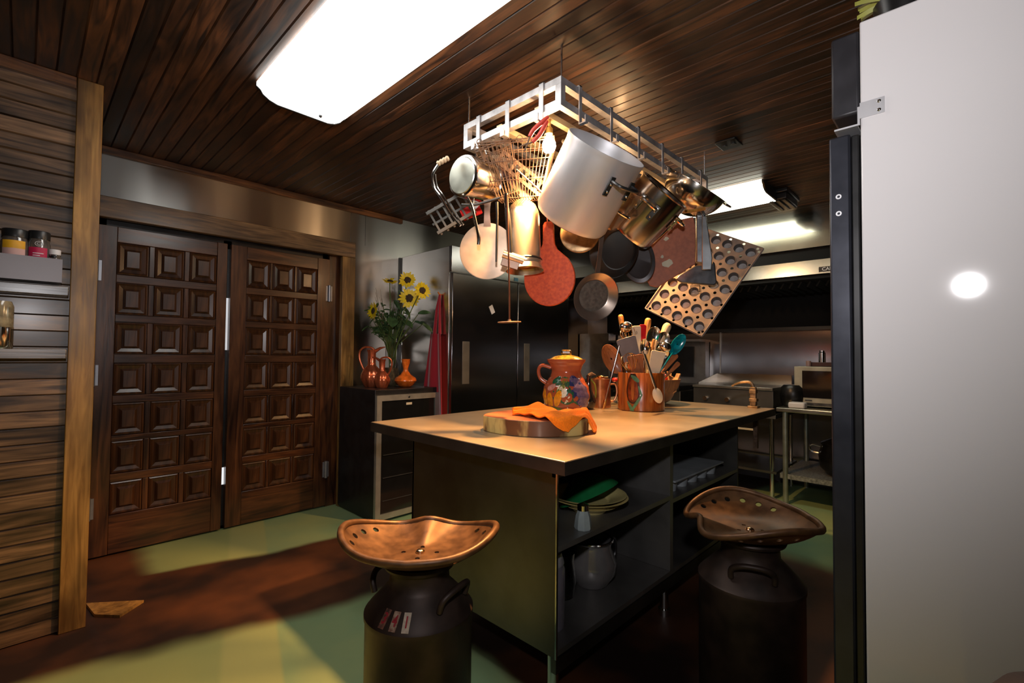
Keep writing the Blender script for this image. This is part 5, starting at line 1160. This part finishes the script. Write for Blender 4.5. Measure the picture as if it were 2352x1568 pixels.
MB().tube([p_ * .0368 + s_ * (.012 * math.cos(k * .5236)) + Vector((0, 0, .150 + .010 * math.sin(k * .5236))) for k in range(12)], .0008, 5, True).tube([p_ * .0368 + s_ * (.006 * math.cos(k * .5236)) + Vector((0, 0, .150 + .005 * math.sin(k * .5236))) for k in range(12)], .0008, 5, True).build('round_emblem', WHITE, t2)
GW = wood('gloss_ledge_wood', (.02, .014, .012), (.24, .19, .15), 'x', .25, coat=.7)
single(MB().span((-2.0, 2.755, 1.452), (.128, 2.848, 1.492)).build('wall_ledge', GW, bevel=.003), 'upper glossy dark wooden ledge under the steel spice shelf', 'shelf')
single(MB().span((-2.0, 2.755, 1.185), (.128, 2.848, 1.226)).build('wall_ledge', GW, bevel=.003), 'lower glossy dark wooden ledge under the big glass jar', 'shelf')
t = thing('large_glass_jar', 'large glass jar with brown label on the lower ledge, cut by the frame', 'jar', (-.075, 2.80, 1.2265))
MB().lathe([(.0001, 0), (.042, 0), (.046, .01), (.046, .085), (.0001, .0851)], 30).build('steel_base', pbr('bright_tin', (.80, .82, .74), .12, 1), t)
MB().lathe([(.045, .0855), (.045, .17), (.038, .19), (.0001, .19)], 30).build('glass_body', pbr('amber_glass', (.30, .24, .14), .15, coat=.6, scale=30, var=.5), t)

# ================================================================ MILK CAN STOOLS
RS = pbr('seat_rust', (.080, .036, .014), .45, .4, scale=26, col2=(.150, .070, .026), det=8, rv=.12)
CANM = pbr('can_dark_iron', (.040, .024, .018), .5, .35, scale=14, var=.4, rv=.1, det=7)
def stool(label, loc, rot, num=None, R_=.155, hang=.9):
    t = thing('milk_can_stool', label, 'stool', loc, rot); k = R_ / .155
    prof = [(.0001, 0), (.150, 0), (.155, .008), (.155, .458), (.158, .463), (.158, .475), (.153, .480), (.150, .485), (.122, .515), (.096, .542), (.088, .552), (.085, .59), (.088, .598), (.103, .602), (.106, .610), (.103, .617), (.060, .618), (.055, .628), (.0001, .629)]
    can = MB().lathe([(r_ * k, z) for r_, z in prof], 60).build('milk_can', CANM, t)
    for s_ in (0, math.pi):
        M = Matrix.Rotation(s_ + math.atan2(-loc[1], -loc[0]) - rot + hang, 4, 'Z')
        pts = [M @ Vector(p) for p in ((.118 * k, -.062, .515), (.128 * k, -.060, .545), (.140 * k, -.035, .562), (.143 * k, 0, .566), (.140 * k, .035, .562), (.128 * k, .060, .545), (.118 * k, .062, .515))]
        MB().tube(pts, .009, 10).build('handle', CANM, t)
    # pan seat
    def out(th):  # outline radius; th measured from the front (+x)
        a_ = abs((th + math.pi) % (2 * math.pi) - math.pi)
        r_ = .212 + .014 * math.exp(-((a_ - R(95)) / R(50)) ** 2) - .045 * math.exp(-((a_ - R(0)) / R(20)) ** 2) + .0 * a_
        return r_ - .018 * math.exp(-((a_ - math.pi) / R(45)) ** 2)
    def hgt(th, u):
        a_ = abs((th + math.pi) % (2 * math.pi) - math.pi)
        side = math.exp(-((a_ - R(95)) / R(50)) ** 2) * .080; rear = math.exp(-((a_ - math.pi) / R(48)) ** 2) * .048
        frnt = .004 * math.exp(-((a_ - R(40)) / R(20)) ** 2); pom = .042 * math.exp(-(a_ / R(20)) ** 2)
        lip = (side + rear + frnt) * max(0, (u - .35) / .65) ** 2.3
        return .015 + lip + pom * max(0, (u - .25) / .75) ** .9 * (1 if u < 1 else 1) - .012 * math.exp(-(u / .22) ** 2) * 0
    def sf(u, v): th = 2 * math.pi * v; r_ = out(th) * max(.001, u); return (r_ * math.cos(th), r_ * math.sin(th), .617 + hgt(th, u))
    seat = MB().surf(sf, 18, 72, .006, True).build('seat', RS, None)
    mc2 = MB()
    def hole(th, u, r_):
        p = Vector(sf(u, th / 2 / math.pi % 1)); p1 = Vector(sf(u + .02, th / 2 / math.pi % 1)); p2 = Vector(sf(u, (th + .05) / 2 / math.pi % 1)); n_ = (p1 - p).cross(p2 - p).normalized(); mc2.tube([p - n_ * .03, p + n_ * .03], r_, 14)
    for sgn in (1, -1):
        for d in (58, 74, 90, 106, 122, 138): hole(R(d) * sgn, .86, .010)
    for d in (0, 90, 180, 270): hole(R(d), .22, .007)
    cut(seat, mc2); seat.parent = t
    rim = [Vector(sf(1, j / 72)) - Vector((0, 0, .004)) for j in range(72)]
    MB().tube(rim, .0105, 10, True).build('rolled_rim', RS, seat)
    MB().ball((0, 0, .634), .014, 14, (1, 1, .55)).build('seat_bolt', pbr('bright_bolt', (.75, .55, .35), .2, 1), t)
    if num:
        ac = math.atan2(-loc[1], -loc[0]) - rot   # toward camera in local angle
        for i, ch in enumerate(num):
            an = ac + R(-42 + 14 * i); base_r, z0 = .130 * k, .51
            er = Vector((math.cos(an), math.sin(an), 0)); et = Vector((-math.sin(an), math.cos(an), 0)); sl = Vector((er.x * .62, er.y * .62, -.78)).normalized()
            # slope of the shoulder: from (.150,.447) to (.120,.485)
            p0, p1 = Vector((.150 * k, 0, .485)), Vector((.122 * k, 0, .515)); dn_ = (p1 - p0).normalized(); rdir = er * dn_.x + Vector((0, 0, dn_.z)); nn2 = et.cross(rdir).normalized()
            if nn2.dot(er) < 0: nn2 = -nn2
            c_ = er * ((p0.x + p1.x) / 2) + Vector((0, 0, (p0.z + p1.z) / 2)) + nn2 * .0012
            Mb = Matrix((et, rdir, et.cross(rdir))).transposed().to_4x4(); Mb.translation = c_
            pm_ = [pbr('worn_label_c', (.62, .50, .38), .6, scale=60, var=.2), pbr('worn_label_b', (.50, .34, .24), .6, scale=90, col2=(.2, .08, .05)), pbr('worn_label_a', (.30, .12, .08), .6, scale=90, col2=(.06, .03, .02))][2 - i]
            MB().box((0, 0, 0), (.0195, .050, .0012)).xf(Mb).build('number_plate', pm_, t, smooth=False)
            M2 = Mb @ Matrix.Translation((0, 0, .0009 if et.cross(rdir).dot(er) > 0 else -.0009))
            text(ch, .040, pbr('number_red', (.35, .02, .03), .6), 'numeral', t, M2 @ Matrix.Diagonal((.75, 1, 1, 1)), .0003, .0008)
    return t
SL = Vector((.836, 1.181, 0)); stool('rusty tractor-seat stool on a dark milk can numbered 341, front left', SL, math.atan2(.70, .72), '341')
SR = Vector((1.735, .545, 0)); stool('rusty tractor-seat stool on a dark milk can, right of the island', SR, math.atan2(.72, -.62), None, .162, .05)

# ================================================================ WHITE GLASS-DOOR COOLER, right
t = thing('merchandiser_cooler', 'tall white sided cooler with black door frame at the right edge', 'refrigerator', (1.33, -.52, 0))
CWH = pbr('cooler_white_side', (.78, .76, .77), .05, var=.015, scale=2, rv=.01)
MB().span((0, 0, .03), (.70, .695, 2.0)).build('body', CWH, t, bevel=.004)
MB().span((.03, .03, 0), (.67, .66, .03)).build('base', BLACK, t)
CB = pbr('cooler_black', (.028, .027, .032), .45, .2, var=.2)
MB().span((.004, .696, 1.79), (.70, .752, 1.985)).build('header', CB, t, bevel=.006)
MB().span((.004, .698, .05), (.70, .714, 1.74)).build('door_gasket', BLACK, t, bevel=.003)
d = MB().span((0.0, .7145, .05), (.70, .757, 1.745)).build('door_frame', pbr('door_black_alu', (.045, .048, .062), .33, .6), t, bevel=.005)
MB().span((.06, .7575, .11), (.64, .759, 1.68)).build('glass', pbr('microwave_glass', (.012, .01, .01)), d)
for z in (1.60, 1.56): MB().lathe([(.003, -.001), (.006, -.001), (.006, .001), (.003, .001)], 12, Matrix.Translation((-.0012, .738, z)) @ Matrix.Rotation(math.pi / 2, 4, 'Y')).build('screw_cap', ALU, d)
br = MB().span((-.003, .65, 1.772), (0, .6955, 1.808)).span((-.003, .6955, 1.757), (.0, .70, 1.800)).span((-.003, .70, 1.757), (.06, .745, 1.761)).build('hinge_bracket', ALU, t)
for z in (1.780, 1.800): MB().ball((-.004, .660, z), .004, 10, (.5, 1, 1)).build('screw', CHROME, br)
# things on top of the cooler
t = thing('trailing_plant', 'yellowish green trailing plant on top of the white cooler', 'plant', (1.42, .10, 2.0))
mb = MB().lathe([(.0001, 0), (.05, 0), (.06, .06), (.0001, .061)], 20).build('pot', BLACK, t)
ml = MB()
for i in range(12): leafm(ml, Vector((0, 0, .06)), Vector((rnd.uniform(-.5, .5), rnd.uniform(-.3, 1), rnd.uniform(.1, .9))), Vector((0, 0, 1)), rnd.uniform(.08, .14), .010)
ml.build('leaf', pbr('grass_leaf', (.30, .30, .05), .5), t)
single(MB().span((0, 0, 0), (.20, .28, .10)).build('storage_box', pbr('blue_plastic', (.03, .06, .16), .4), bevel=.01), 'dark blue box on top of the white cooler', 'box', (1.36, -.24, 2.001))
# unidentified dark round object at far right edge, given a bin shape
t = thing('dark_object', 'dark rounded object at the lower right edge beside the white cooler', 'bin', (1.02, -.115, 0))
MB().lathe([(.0001, 0), (.10, 0), (.13, .30), (.14, .62), (.13, .68), (.09, .74), (.0001, .77)], 40).build('body', pbr('object_brown', (.05, .035, .03), .5), t)
# wooden wedge near post
single(MB().prism([(0, 0), (.20, -.16), (.10, -.25), (.02, -.16)], 0, .012).build('floor_offcut', PW), 'small triangular wood offcut lying on the floor by the post', 'wood piece', (.24, 3.06, .001))

# ---------------------------------------------------------------- groups of repeats
GR = {'dinner_plate': 'yellow plates stacked in the island', 'milk_can_stool': 'milk can stools around the island', 'ceiling_light': 'fluorescent ceiling fixtures', 'spice_jar': 'small jars on the shelves', 'copper_ewer': 'copper ewers on the wine cooler', 'loaf_pan': 'dark tins hanging from the pot rack', 'wire_basket': 'rusty wire baskets under the pot rack', 'light_bulb': 'bare bulbs of the pot rack', 'shaker': 'shakers on the microwave', 'wall_ledge': 'ledges on the board wall', 'iron_tool': 'rusty tools in the wire basket', 'chrome_spoon': 'chrome rods hanging under the saucepan'}
for o in COL.objects:
    b_ = o.name.split('.')[0]
    if o.parent is None and b_ in GR and 'group' not in o and 'category' in o: o['group'] = GR[b_]
